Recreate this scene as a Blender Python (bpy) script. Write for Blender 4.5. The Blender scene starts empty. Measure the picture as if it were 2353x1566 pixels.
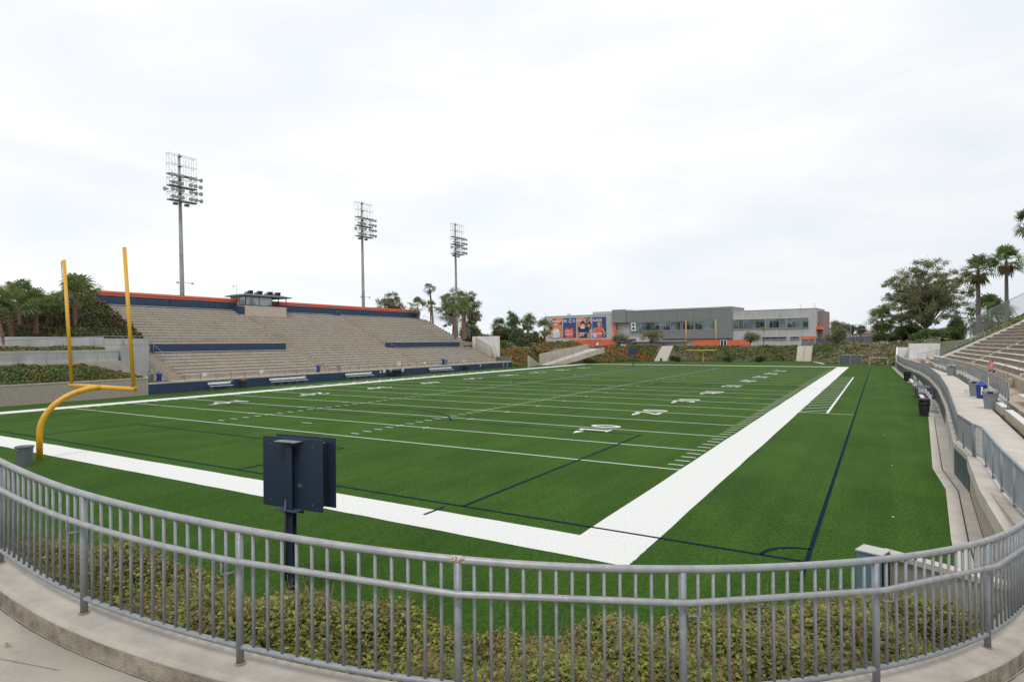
import bpy, math, random
import numpy as np
from mathutils import Vector, Matrix

# ------------------------------------------------------------------ camera, world, sun, exposure
scene = bpy.context.scene
col = scene.collection
FPX, PITCH, YAW, ROLL = 1399.33, math.radians(0.120), math.radians(31.146), math.radians(-0.4767)
CAM = np.array([6.6507, -14.3178, 4.9747])
def _axes():
    cy, sy, cp, sp = math.cos(YAW), math.sin(YAW), math.cos(PITCH), math.sin(PITCH)
    F = np.array([-sy * cp, cy * cp, sp]); R = np.array([cy, sy, 0.0]); U = np.cross(R, F)
    return R * math.cos(ROLL) + U * math.sin(ROLL), -R * math.sin(ROLL) + U * math.cos(ROLL), F
AR, AU, AF = _axes()
cd = bpy.data.cameras.new('camera'); cam = bpy.data.objects.new('camera', cd); col.objects.link(cam)
cam.matrix_world = Matrix(((AR[0], AU[0], -AF[0], CAM[0]), (AR[1], AU[1], -AF[1], CAM[1]), (AR[2], AU[2], -AF[2], CAM[2]), (0, 0, 0, 1)))
cd.sensor_fit = 'HORIZONTAL'; cd.sensor_width = 36.0; cd.lens = FPX / 2353 * 36.0
cd.clip_start = 0.05; cd.clip_end = 9000
scene.camera = cam
def at(u, v, depth):      # where a thing seen at this spot stands, given how far off it is
    return CAM + depth * (AF + AR * (u - 1176.5) / FPX + AU * (783 - v) / FPX)

world = bpy.data.worlds.new("World"); scene.world = world; world.use_nodes = True
wn = world.node_tree; wn.nodes.clear()
def N(nt, t, **k):
    n = nt.nodes.new(t)
    for a, b in k.items():
        if a == 'inp':
            for i, v in b.items(): n.inputs[i].default_value = v
        else: setattr(n, a, b)
    return n
SUN_EL, SUN_ROT = math.radians(56), math.radians(150)
def mkworld():
    L = wn.links.new
    sky = N(wn, 'ShaderNodeTexSky', sky_type='NISHITA', sun_disc=False, sun_elevation=SUN_EL, sun_rotation=SUN_ROT)
    tc = N(wn, 'ShaderNodeTexCoord')
    mp = N(wn, 'ShaderNodeMapping'); mp.inputs['Scale'].default_value = (1.0, 1.0, 3.6); mp.inputs['Rotation'].default_value = (0.06, 0.0, 0.3)
    L(tc.outputs['Generated'], mp.inputs['Vector'])
    n1 = N(wn, 'ShaderNodeTexNoise'); n1.inputs['Scale'].default_value = 2.4; n1.inputs['Detail'].default_value = 9; n1.inputs['Roughness'].default_value = .52; n1.inputs['Distortion'].default_value = .35
    L(mp.outputs[0], n1.inputs['Vector'])
    r = N(wn, 'ShaderNodeValToRGB'); r.color_ramp.elements[0].position = .36; r.color_ramp.elements[1].position = .58
    r.color_ramp.elements[0].color = (0.80, 0.80, 0.80, 1); r.color_ramp.elements[1].color = (1, 1, 1, 1)
    L(n1.outputs['Fac'], r.inputs[0])
    # brighter overhead and to the west, duller near the eastern skyline
    sx = N(wn, 'ShaderNodeSeparateXYZ'); L(tc.outputs['Generated'], sx.inputs[0])
    a = N(wn, 'ShaderNodeMath', operation='MULTIPLY_ADD'); a.inputs[1].default_value = 1.3; a.inputs[2].default_value = .42; L(sx.outputs['Z'], a.inputs[0])
    b = N(wn, 'ShaderNodeMath', operation='MULTIPLY_ADD'); b.inputs[1].default_value = -.72; L(sx.outputs['X'], b.inputs[0]); L(a.outputs[0], b.inputs[2]); b.use_clamp = True
    grad = N(wn, 'ShaderNodeMixRGB'); grad.inputs[1].default_value = (7.15, 7.9, 8.75, 1); grad.inputs[2].default_value = (10.3, 10.35, 10.45, 1); L(b.outputs[0], grad.inputs[0])
    gaps = N(wn, 'ShaderNodeMixRGB'); gaps.inputs[1].default_value = (.895, .935, .97, 1); gaps.inputs[2].default_value = (1.03, 1.02, 1.01, 1)
    inv = N(wn, 'ShaderNodeMath', operation='SUBTRACT'); inv.inputs[1].default_value = .80; L(r.outputs[0], inv.inputs[0])
    sc = N(wn, 'ShaderNodeMath', operation='MULTIPLY'); sc.inputs[1].default_value = 5; L(inv.outputs[0], sc.inputs[0]); sc.use_clamp = True
    L(sc.outputs[0], gaps.inputs[0])
    mul = N(wn, 'ShaderNodeMixRGB', blend_type='MULTIPLY'); mul.inputs[0].default_value = 1; L(grad.outputs[0], mul.inputs[1]); L(gaps.outputs[0], mul.inputs[2])
    mix = N(wn, 'ShaderNodeMixRGB'); mix.inputs[0].default_value = .97; L(sky.outputs[0], mix.inputs[1]); L(mul.outputs[0], mix.inputs[2])
    bg = N(wn, 'ShaderNodeBackground'); bg.inputs['Strength'].default_value = .1; L(mix.outputs[0], bg.inputs['Color'])
    o = N(wn, 'ShaderNodeOutputWorld'); L(bg.outputs[0], o.inputs[0])
mkworld()
sl = bpy.data.lights.new('sun', 'SUN'); sl.energy = 1.4; sl.angle = math.radians(14); sl.color = (1, .965, .91)
sun = bpy.data.objects.new('sun', sl); col.objects.link(sun)
_sd = Vector((math.sin(SUN_ROT) * math.cos(SUN_EL), math.cos(SUN_ROT) * math.cos(SUN_EL), math.sin(SUN_EL)))
sun.rotation_euler = _sd.to_track_quat('Z', 'Y').to_euler(); sun.location = (0, 0, 60)
vs = scene.view_settings; vs.view_transform = 'Standard'; vs.look = 'None'; vs.gamma = 1; vs.exposure = 0.0; vs.use_curve_mapping = False

rng = random.Random(7); nr = np.random.default_rng(11)
def R_(a, b): return rng.uniform(a, b)

# ------------------------------------------------------------------ materials
MATS = {}
def newmat(name):
    m = bpy.data.materials.new(name); m.use_nodes = True; nt = m.node_tree
    return m, nt, nt.nodes['Principled BSDF'], nt.links.new
def P(name, c, rough=.6, metal=0.0, var=.0, scale=3.0, bump=0.0, bscale=60.0, c2=None, spec=.5, stretch=(1, 1, 1), streak=0, objspace=False):
    """plain surface with a soft mottle, a second colour for stains and a fine bump"""
    if name in MATS: return MATS[name]
    m, nt, b, L = newmat(name)
    b.inputs['Roughness'].default_value = rough; b.inputs['Metallic'].default_value = metal; b.inputs['Specular IOR Level'].default_value = spec
    c = (*c, 1); c2 = (*(c2 if c2 else tuple(x * (1 - var) for x in c[:3])), 1)
    tc = N(nt, 'ShaderNodeTexCoord' if objspace else 'ShaderNodeNewGeometry'); src = tc.outputs['Object' if objspace else 'Position']
    mp = N(nt, 'ShaderNodeMapping'); mp.inputs['Scale'].default_value = stretch; L(src, mp.inputs[0])
    n1 = N(nt, 'ShaderNodeTexNoise'); n1.inputs['Scale'].default_value = scale; n1.inputs['Detail'].default_value = 8; n1.inputs['Roughness'].default_value = .65; L(mp.outputs[0], n1.inputs['Vector'])
    r = N(nt, 'ShaderNodeValToRGB'); r.color_ramp.elements[0].position = .35; r.color_ramp.elements[1].position = .65
    r.color_ramp.elements[0].color = c2; r.color_ramp.elements[1].color = c; L(n1.outputs['Fac'], r.inputs[0])
    out = r.outputs[0]
    if streak:   # rain streaks down the face
        mp2 = N(nt, 'ShaderNodeMapping'); mp2.inputs['Scale'].default_value = (1.1, 1.1, .22); L(src, mp2.inputs[0])
        n3 = N(nt, 'ShaderNodeTexNoise'); n3.inputs['Scale'].default_value = 1.6; n3.inputs['Detail'].default_value = 6; L(mp2.outputs[0], n3.inputs['Vector'])
        r3 = N(nt, 'ShaderNodeValToRGB'); r3.color_ramp.elements[0].position = .38; r3.color_ramp.elements[1].position = .6
        r3.color_ramp.elements[0].color = (1 - streak,) * 3 + (1,); r3.color_ramp.elements[1].color = (1, 1, 1, 1); L(n3.outputs['Fac'], r3.inputs[0])
        mu = N(nt, 'ShaderNodeMixRGB', blend_type='MULTIPLY'); mu.inputs[0].default_value = 1; L(out, mu.inputs[1]); L(r3.outputs[0], mu.inputs[2]); out = mu.outputs[0]
    if name.startswith('galvanised_'):
        vo = N(nt, 'ShaderNodeTexVoronoi'); vo.inputs['Scale'].default_value = 34; L(src, vo.inputs['Vector'])
        rv = N(nt, 'ShaderNodeValToRGB'); rv.color_ramp.elements[0].position = .10; rv.color_ramp.elements[1].position = .16; rv.color_ramp.elements[0].color = (1, 1, 1, 1); rv.color_ramp.elements[1].color = (0, 0, 0, 1); L(vo.outputs['Distance'], rv.inputs[0])
        ng = N(nt, 'ShaderNodeTexNoise'); ng.inputs['Scale'].default_value = 6; L(src, ng.inputs['Vector'])
        gt = N(nt, 'ShaderNodeMath', operation='GREATER_THAN'); gt.inputs[1].default_value = .56; L(ng.outputs['Fac'], gt.inputs[0])
        mm = N(nt, 'ShaderNodeMath', operation='MULTIPLY'); L(rv.outputs[0], mm.inputs[0]); L(gt.outputs[0], mm.inputs[1])
        mc = N(nt, 'ShaderNodeMixRGB'); mc.inputs[2].default_value = (.62, .63, .64, 1); L(mm.outputs[0], mc.inputs[0]); L(out, mc.inputs[1]); out = mc.outputs[0]
    L(out, b.inputs['Base Color'])
    if bump:
        n2 = N(nt, 'ShaderNodeTexNoise'); n2.inputs['Scale'].default_value = bscale; n2.inputs['Detail'].default_value = 5; L(src, n2.inputs['Vector'])
        bp = N(nt, 'ShaderNodeBump'); bp.inputs['Strength'].default_value = bump; bp.inputs['Distance'].default_value = .02; L(n2.outputs['Fac'], bp.inputs['Height']); L(bp.outputs[0], b.inputs['Normal'])
    MATS[name] = m; return m
def leafmat(name, cols, rough=.55, patch=None, pscale=.25, trans=.25):
    """foliage: colour differs leaf by leaf; patch = second set of colours growing in drifts"""
    m, nt, b, L = newmat(name); b.inputs['Roughness'].default_value = rough; b.inputs['Specular IOR Level'].default_value = .35
    g = N(nt, 'ShaderNodeNewGeometry')
    def ramp(cs):
        r = N(nt, 'ShaderNodeValToRGB'); r.color_ramp.interpolation = 'LINEAR'; e = r.color_ramp.elements
        for i, c in enumerate(cs):
            if i < 2: el = e[i]; el.position = i / (len(cs) - 1)
            else: el = e.new(i / (len(cs) - 1))
            el.color = (*c, 1)
        for i, c in enumerate(cs): e[i].position = i / (len(cs) - 1); e[i].color = (*c, 1)
        L(g.outputs['Random Per Island'], r.inputs[0]); return r
    out = ramp(cols).outputs[0]
    if patch:
        o2 = ramp(patch).outputs[0]
        n = N(nt, 'ShaderNodeTexNoise'); n.inputs['Scale'].default_value = pscale; n.inputs['Detail'].default_value = 5; n.inputs['Roughness'].default_value = .6; L(g.outputs['Position'], n.inputs['Vector'])
        r = N(nt, 'ShaderNodeValToRGB'); r.color_ramp.elements[0].position = .46; r.color_ramp.elements[1].position = .56; L(n.outputs['Fac'], r.inputs[0])
        mx = N(nt, 'ShaderNodeMixRGB'); L(r.outputs[0], mx.inputs[0]); L(out, mx.inputs[1]); L(o2, mx.inputs[2]); out = mx.outputs[0]
    L(out, b.inputs['Base Color'])
    if trans:
        t = N(nt, 'ShaderNodeBsdfTranslucent'); L(out, t.inputs[0]); mx = N(nt, 'ShaderNodeMixShader'); mx.inputs[0].default_value = trans
        L(b.outputs[0], mx.inputs[1]); L(t.outputs[0], mx.inputs[2]); L(mx.outputs[0], nt.nodes['Material Output'].inputs[0])
    return m

CONC = P('concrete', (.50, .45, .39), .85, var=.22, scale=1.3, bump=.25, bscale=40, streak=.12)
CONC_T = P('stand_concrete', (.44, .37, .285), .88, var=.20, scale=.6, bump=.1, bscale=30, streak=.10)
CONC_W = P('pale_concrete', (.57, .52, .455), .88, var=.14, scale=.8, bump=.2, bscale=30, streak=.1)
CONC_G = P('grey_concrete', (.50, .495, .475), .85, c2=(.39, .385, .37), scale=.45, bump=.2, bscale=30, streak=.12)
WHITEW = P('white_wall', (.72, .72, .71), .8, var=.12, scale=.6, streak=.08)
GALV = P('galvanised_steel', (.27, .285, .30), .5, .2, c2=(.20, .215, .23), scale=14, bump=.06, bscale=90)
GALV_L = P('galvanised_pipe_light', (.36, .37, .38), .45, .25, c2=(.27, .28, .295), scale=9, bump=.05, bscale=90)
GALV_D = P('galvanised_grey', (.235, .255, .275), .55, .2, c2=(.17, .185, .20), scale=3)
RUST = P('rust', (.30, .13, .07), .9, c2=(.20, .09, .05), scale=30)
ALU = P('bench_aluminium', (.68, .67, .65), .5, .05, c2=(.61, .60, .58), scale=2)
NAVY = P('navy_paint', (.026, .050, .105), .6, c2=(.020, .042, .09), scale=1.5, streak=.1)
NAVY_S = P('navy_steel', (.020, .036, .064), .5, c2=(.016, .030, .056), scale=3)
ORANGE = P('orange_paint', (.74, .15, .07), .55, c2=(.66, .13, .06), scale=1)
ORANGE_D = P('orange_door_paint', (.66, .11, .065), .5, var=.1, scale=1)
GREENP = P('dark_green_paint', (.035, .075, .07), .6, c2=(.05, .07, .075), scale=1.2, streak=.3)
YELLOW = P('yellow_paint', (.72, .39, .018), .4, c2=(.63, .33, .015), scale=4)
WHITE = P('white_paint', (.78, .78, .77), .5, var=.08, scale=5)
TAN = P('tan_stucco', (.56, .46, .39), .85, var=.1, scale=2)
DARK = P('dark_plastic', (.03, .03, .032), .5, var=.3, scale=6)
BROWNP = P('brown_plastic', (.06, .048, .04), .5, var=.3, scale=6)
GREYP = P('grey_plastic', (.16, .185, .20), .5, var=.12, scale=8, objspace=True)
GREYPL = P('light_grey_plastic', (.24, .27, .29), .5, var=.12, scale=8, objspace=True)
BLUEP = P('blue_plastic', (.02, .045, .26), .4, var=.15, scale=8, objspace=True)
BLACK = P('black', (.01, .01, .012), .6)
ROOFD = P('dark_roof', (.09, .11, .135), .6, var=.2, scale=3)
SPLIT = P('split_face_block', (.44, .38, .31), .95, c2=(.28, .24, .195), scale=9, bump=.9, bscale=22)
BARK = P('bark', (.15, .115, .085), .95, c2=(.07, .055, .045), scale=3, bump=.6, bscale=12)
BARKP = P('palm_bark', (.24, .135, .085), .95, c2=(.12, .07, .05), scale=4, bump=.8, bscale=14, stretch=(1, 1, 4))
BARKG = P('grey_palm_bark', (.20, .175, .15), .95, c2=(.11, .095, .08), scale=4, bump=.8, bscale=14, stretch=(1, 1, 4))
SOIL = P('soil', (.10, .075, .05), .95, c2=(.06, .045, .032), scale=2, bump=.5, bscale=20)
GROUNDM = P('dry_ground', (.13, .115, .07), .95, c2=(.06, .075, .03), scale=.15, bump=.4, bscale=5)
ASPH = P('floor_grey', (.20, .20, .20), .9, var=.2, scale=1)

def turfmat():
    m, nt, b, L = newmat('artificial_turf'); b.inputs['Roughness'].default_value = .9; b.inputs['Specular IOR Level'].default_value = .04
    b.inputs['Sheen Weight'].default_value = .10; b.inputs['Sheen Roughness'].default_value = .35; b.inputs['Sheen Tint'].default_value = (.80, .95, .38, 1)
    g = N(nt, 'ShaderNodeNewGeometry')
    def noise(scale, det, st=(1, 1, 1), ro=.6):
        mp = N(nt, 'ShaderNodeMapping'); mp.inputs['Scale'].default_value = st; L(g.outputs['Position'], mp.inputs[0])
        n = N(nt, 'ShaderNodeTexNoise'); n.inputs['Scale'].default_value = scale; n.inputs['Detail'].default_value = det; n.inputs['Roughness'].default_value = ro; L(mp.outputs[0], n.inputs['Vector']); return n
    r = N(nt, 'ShaderNodeValToRGB'); r.color_ramp.elements[0].position = .40; r.color_ramp.elements[1].position = .60
    r.color_ramp.elements[0].color = (.012, .049, .005, 1); r.color_ramp.elements[1].color = (.050, .122, .016, 1)
    fib = noise(13, 10, (1, .55, 1), .82); L(fib.outputs['Fac'], r.inputs[0])
    big = noise(.9, 7, (.5, .22, 1), .62); rb = N(nt, 'ShaderNodeValToRGB'); rb.color_ramp.elements[0].position = .3; rb.color_ramp.elements[1].position = .7
    rb.color_ramp.elements[0].color = (.66, .72, .66, 1); rb.color_ramp.elements[1].color = (1.28, 1.16, 1.25, 1); L(big.outputs['Fac'], rb.inputs[0])
    mu = N(nt, 'ShaderNodeMixRGB', blend_type='MULTIPLY'); mu.inputs[0].default_value = 1; L(r.outputs[0], mu.inputs[1]); L(rb.outputs[0], mu.inputs[2])
    # panels of pile brushed up and down the field
    sx = N(nt, 'ShaderNodeSeparateXYZ'); L(g.outputs['Position'], sx.inputs[0])
    pa = N(nt, 'ShaderNodeMath', operation='MULTIPLY'); pa.inputs[1].default_value = 1 / 4.572; L(sx.outputs['Y'], pa.inputs[0])
    fl = N(nt, 'ShaderNodeMath', operation='FLOOR'); L(pa.outputs[0], fl.inputs[0])
    wn_ = N(nt, 'ShaderNodeTexWhiteNoise', noise_dimensions='1D'); L(fl.outputs[0], wn_.inputs['W'])
    mr = N(nt, 'ShaderNodeMapRange'); mr.inputs[3].default_value = .93; mr.inputs[4].default_value = 1.07; L(wn_.outputs[0], mr.inputs[0])
    mu2 = N(nt, 'ShaderNodeMixRGB', blend_type='MULTIPLY'); mu2.inputs[0].default_value = 1; L(mu.outputs[0], mu2.inputs[1]); L(mr.outputs[0], mu2.inputs[2])
    ln = noise(1.0, 5, (1.6, .015, 1), .55); rl = N(nt, 'ShaderNodeValToRGB'); rl.color_ramp.elements[0].position = .35; rl.color_ramp.elements[1].position = .65; rl.color_ramp.elements[0].color = (.86, .90, .86, 1); rl.color_ramp.elements[1].color = (1.12, 1.08, 1.12, 1); L(ln.outputs['Fac'], rl.inputs[0])
    mu3 = N(nt, 'ShaderNodeMixRGB', blend_type='MULTIPLY'); mu3.inputs[0].default_value = 1; L(mu2.outputs[0], mu3.inputs[1]); L(rl.outputs[0], mu3.inputs[2])
    L(mu3.outputs[0], b.inputs['Base Color'])
    bp = N(nt, 'ShaderNodeBump'); bp.inputs['Strength'].default_value = .8; bp.inputs['Distance'].default_value = .03; L(fib.outputs['Fac'], bp.inputs['Height']); L(bp.outputs[0], b.inputs['Normal'])
    return m
TURF = turfmat()
LINEW = P('line_white', (.77, .77, .77), .9, c2=(.60, .615, .585), scale=16, bump=.4, bscale=60, spec=.1)
LINEB = P('line_blue', (.010, .014, .045), 1.0, c2=(.008, .020, .030), scale=8, spec=.05)
def glass(name, c, rough=.06):
    m, nt, b, L = newmat(name); b.inputs['Base Color'].default_value = (*c, 1); b.inputs['Roughness'].default_value = rough; b.inputs['Specular IOR Level'].default_value = .9
    g = N(nt, 'ShaderNodeNewGeometry'); n = N(nt, 'ShaderNodeTexNoise'); n.inputs['Scale'].default_value = .35; n.inputs['Detail'].default_value = 4; L(g.outputs['Position'], n.inputs['Vector'])
    r = N(nt, 'ShaderNodeValToRGB'); r.color_ramp.elements[0].position = .42; r.color_ramp.elements[1].position = .58
    r.color_ramp.elements[0].color = tuple(x * .35 for x in c) + (1,); r.color_ramp.elements[1].color = (*c, 1); L(n.outputs['Fac'], r.inputs[0]); L(r.outputs[0], b.inputs['Base Color'])
    return m
GLASS = glass('teal_glass', (.10, .17, .175)); GLASS_L = glass('pale_window', (.42, .45, .44), .15)
def mesh_screen(name, c, opacity):
    m, nt, b, L = newmat(name); b.inputs['Base Color'].default_value = (*c, 1); b.inputs['Roughness'].default_value = .6
    t = N(nt, 'ShaderNodeBsdfTransparent'); mx = N(nt, 'ShaderNodeMixShader'); mx.inputs[0].default_value = opacity
    L(t.outputs[0], mx.inputs[1]); L(b.outputs[0], mx.inputs[2]); L(mx.outputs[0], nt.nodes['Material Output'].inputs[0]); return m
CHAIN = mesh_screen('chain_link', (.30, .32, .33), .30); WINDSCREEN = mesh_screen('windscreen_fabric', (.085, .10, .125), .88)

# ------------------------------------------------------------------ mesh building
class MB:
    def __init__(s): s.v = []; s.f = []; s.n = 0
    def add(s, V, F):
        V = np.asarray(V, float); s.v.append(V); s.f += [tuple(i + s.n for i in f) for f in F]; s.n += len(V); return s
    def box(s, x0, x1, y0, y1, z0, z1):
        return s.add([(x0, y0, z0), (x1, y0, z0), (x1, y1, z0), (x0, y1, z0), (x0, y0, z1), (x1, y0, z1), (x1, y1, z1), (x0, y1, z1)],
                     [(0, 3, 2, 1), (4, 5, 6, 7), (0, 1, 5, 4), (1, 2, 6, 5), (2, 3, 7, 6), (3, 0, 4, 7)])
    def obox(s, c, ax, ay, az):      # oriented box: centre and three half-axis vectors
        c, ax, ay, az = map(lambda q: np.array(q, float), (c, ax, ay, az))
        V = [c - ax - ay - az, c + ax - ay - az, c + ax + ay - az, c - ax + ay - az, c - ax - ay + az, c + ax - ay + az, c + ax + ay + az, c - ax + ay + az]
        return s.add(V, [(0, 3, 2, 1), (4, 5, 6, 7), (0, 1, 5, 4), (1, 2, 6, 5), (2, 3, 7, 6), (3, 0, 4, 7)])
    def prism(s, pts, z0, z1):       # vertical prism over a plan polygon (ccw); z may be a number or a list
        n = len(pts); a = [z0] * n if np.isscalar(z0) else z0; b = [z1] * n if np.isscalar(z1) else z1
        V = [(p[0], p[1], a[i]) for i, p in enumerate(pts)] + [(p[0], p[1], b[i]) for i, p in enumerate(pts)]
        return s.add(V, [tuple(range(n))[::-1], tuple(range(n, 2 * n))] + [(i, (i + 1) % n, n + (i + 1) % n, n + i) for i in range(n)])
    def tube(s, pts, r, seg=10, cap=True, closed=False):
        P_ = [np.array(p, float) for p in pts]; n = len(P_); rr = [r] * n if np.isscalar(r) else r; V = []; up0 = None
        for i in range(n):
            if closed: t = P_[(i + 1) % n] - P_[i - 1]
            else: t = P_[min(i + 1, n - 1)] - P_[max(i - 1, 0)]
            t = t / (np.linalg.norm(t) + 1e-12)
            if up0 is None: up0 = np.array([0, 0, 1.0]) if abs(t[2]) < .9 else np.array([1.0, 0, 0])
            a = np.cross(t, up0); a /= np.linalg.norm(a) + 1e-12; b = np.cross(a, t); up0 = b
            for k in range(seg):
                an = 2 * math.pi * k / seg; V.append(P_[i] + rr[i] * (math.cos(an) * a + math.sin(an) * b))
        F = []; m = n if closed else n - 1
        for i in range(m):
            j = (i + 1) % n
            for k in range(seg): k2 = (k + 1) % seg; F.append((i * seg + k, i * seg + k2, j * seg + k2, j * seg + k))
        if cap and not closed: F += [tuple(range(seg))[::-1], tuple(range((n - 1) * seg, n * seg))]
        return s.add(V, F)
    def lathe(s, c, prof, seg=20, cap=True):   # profile [(r,z)]
        V = []; F = []; n = len(prof)
        for r, z in prof:
            for k in range(seg): a = 2 * math.pi * k / seg; V.append((c[0] + r * math.cos(a), c[1] + r * math.sin(a), c[2] + z))
        for i in range(n - 1):
            for k in range(seg): k2 = (k + 1) % seg; F.append((i * seg + k, i * seg + k2, (i + 1) * seg + k2, (i + 1) * seg + k))
        if cap: F += [tuple(range(seg))[::-1], tuple(range((n - 1) * seg, n * seg))]
        return s.add(V, F)
    def build(s, name, mat, parent=None, smooth=False, xf=None):
        me = bpy.data.meshes.new(name); V = np.concatenate(s.v) if s.v else np.zeros((0, 3))
        if xf is not None: V = xf(V)
        if parent is not None: V = V - np.array(base_of(parent))
        me.from_pydata(V.tolist(), [], s.f); me.materials.append(mat)
        if smooth: me.polygons.foreach_set('use_smooth', [True] * len(me.polygons))
        me.update(); o = bpy.data.objects.new(name, me); col.objects.link(o)
        if parent is not None: o.parent = parent
        return o
def base_of(o):
    b = Vector((0, 0, 0))
    while o is not None: b = b + o.location; o = o.parent
    return tuple(b)
def rawmesh(name, V, idx, nper, mat, parent=None):
    """many equal polygons from arrays"""
    V = np.asarray(V, np.float32); 
    if parent is not None: V = V - np.array(base_of(parent), np.float32)
    me = bpy.data.meshes.new(name); nf = len(idx) // nper
    me.vertices.add(len(V)); me.vertices.foreach_set('co', V.ravel())
    me.loops.add(len(idx)); me.loops.foreach_set('vertex_index', np.asarray(idx, np.int32))
    me.polygons.add(nf); me.polygons.foreach_set('loop_start', np.arange(0, nf * nper, nper, dtype=np.int32)); me.polygons.foreach_set('loop_total', np.full(nf, nper, np.int32))
    me.update(); me.validate(); me.materials.append(mat); o = bpy.data.objects.new(name, me); col.objects.link(o)
    if parent is not None: o.parent = parent
    return o
def tag(o, label=None, cat=None, group=None, kind=None):
    if label: o['label'] = label
    if cat: o['category'] = cat
    if group: o['group'] = group
    if kind: o['kind'] = kind
    return o
def thing(name, label, cat, loc=(0, 0, 0), group=None):
    o = bpy.data.objects.new(name, None); o.empty_display_size = .2; col.objects.link(o); o.location = loc
    return tag(o, label, cat, group)
def struct(o): o['kind'] = 'structure'; return o
def copy_tree(o, parent=None):
    c = o.copy(); col.objects.link(c); c.parent = parent
    for ch in [x for x in bpy.data.objects if x.parent == o]: copy_tree(ch, c)
    return c
def poly(name, pts, z, mat):
    m = MB(); m.add([(p[0], p[1], z) for p in pts], [tuple(range(len(pts)))]); return struct(m.build(name, mat))
ORD = ['first', 'second', 'third', 'fourth', 'fifth', 'sixth', 'seventh', 'eighth', 'ninth', 'tenth', 'eleventh', 'twelfth', 'thirteenth', 'fourteenth']

def leaves(pts, size, up=.35, nrm=None, jitter=.5, aspect=.55):
    """diamond leaves at pts, random orientation biased to nrm/up; returns verts, idx"""
    n = len(pts); pts = np.asarray(pts)
    d = nr.normal(size=(n, 3)); d /= np.linalg.norm(d, axis=1)[:, None]
    nn = nr.normal(size=(n, 3)); nn[:, 2] += up * 3
    if nrm is not None: nn += np.asarray(nrm) * 1.2
    nn /= np.linalg.norm(nn, axis=1)[:, None]
    a = np.cross(nn, d); a /= np.linalg.norm(a, axis=1)[:, None] + 1e-9; b = np.cross(nn, a)
    s = (size * (1 + jitter * nr.uniform(-1, 1, n)))[:, None]
    V = np.stack([pts - a * s * .5, pts + b * s * .5 * aspect - a * s * .05, pts + a * s * .5, pts - b * s * .5 * aspect - a * s * .05], 1).reshape(-1, 3)
    return V, np.arange(4 * n)
def sph(n):
    d = nr.normal(size=(n, 3)); return d / np.linalg.norm(d, axis=1)[:, None]

# ================================================================== THE GROUND
PL = lambda x, y: 1.67 - .0729 * (x - 7.6) - .0363 * (y + 6.6)      # the sloping concourse by the camera
FP = [(-3.08, -11.43), (-1.30, -11.62), (.49, -11.62), (2.25, -11.28), (3.93, -10.63), (5.33, -9.62), (6.60, -8.20), (7.55, -6.62), (8.15, -4.93), (8.45, -3.2)]
def spline(P_, n):   # Catmull-Rom, n points per span
    P_ = [np.array(p, float) for p in P_]; out = []
    Q = [2 * P_[0] - P_[1]] + P_ + [2 * P_[-1] - P_[-2]]
    for i in range(1, len(Q) - 2):
        for k in range(n):
            t = k / n; p0, p1, p2, p3 = Q[i - 1:i + 3]
            out.append(.5 * ((2 * p1) + (-p0 + p2) * t + (2 * p0 - 5 * p1 + 4 * p2 - p3) * t * t + (-p0 + 3 * p1 - 3 * p2 + p3) * t ** 3))
    out.append(P_[-1]); return out
FS = spline(FP, 14)
def offs(path, d):   # offset to the left (field side)
    out = []
    for i, p in enumerate(path):
        t = path[min(i + 1, len(path) - 1)] - path[max(i - 1, 0)]; t = t / np.linalg.norm(t); out.append(p + d * np.array([-t[1], t[0]]))
    return out
ST = [  # foot, top of bank, further out
 ((-57.3, -14, 0), (-60, -16, 3.2), (-82, -22, 5.5)), ((-57.3, 13, 0), (-60.3, 13, 2.9), (-84, 14, 5.0)), ((-57.3, 19.5, 0), (-60.3, 19.5, 1.0), (-84, 24, 6)),
 ((-57.3, 84, 0), (-66, 84, 3), (-84, 86, 8)), ((-57.2, 90, 0), (-63, 92, 3.0), (-86, 98, 6.5)), ((-57.2, 96, 0), (-64, 102, 3.2), (-84, 125, 4.5)),
 ((-56.6, 103, 0), (-64, 113, 3.4), (-80, 150, 3.6)), ((-51.5, 113.5, 0), (-58, 127, 3.4), (-66, 165, 3.4)),
 ((-46.5, 125.5, 0), (-51, 134, 3.4), (-56, 172, 3.3)), ((-41, 134.4, 0), (-43.0, 141, 3.3), (-48, 175, 3.3)), ((-22.3, 139.9, 0), (-24, 147, 3.3), (-28, 180, 3.2)),
 ((-10.3, 143.2, 0), (-10.9, 151, 3.25), (-10, 180, 3.1)), ((-6.7, 140.4, 0), (-7.2, 151, 3.25), (-3, 180, 3.1)), ((-3.5, 128, 0), (0, 138, 3.7), (5, 170, 3.3)), ((8.5, 121.6, 0), (11, 132, 4.0), (20, 168, 3.8)),
 ((12.8, 112, 0), (22, 118, 5.0), (44, 130, 6)), ((12.8, 96, 0), (26, 104, 7.0), (48, 108, 10)), ((12.8, 20, 0), (25, 20, 6), (48, 15, 10)),
 ((9.6, 4, 0), (16, -1, .9), (30, -10, 1.0)), ((8.3, -3.4, 0), (9.4, -5, .9), (22, -22, 1.1)),
 ((6.4, -4.6, 0), (8.0, -6.6, 1.3), (14, -30, 1.3)), ((4.3, -6.6, 0), (5.8, -9.6, 1.6), (6, -32, 1.3)), ((1.8, -7.9, 0), (3.0, -10.9, 1.8), (0, -32, 1.3)),
 ((-1.5, -8.7, 0), (-1, -11.4, 2.1), (-8, -32, 1.6)), ((-6, -9.4, 0), (-7, -11.9, 2.3), (-20, -32, 2)), ((-40, -12, 0), (-42, -15, 2.6), (-50, -36, 3))]
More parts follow.
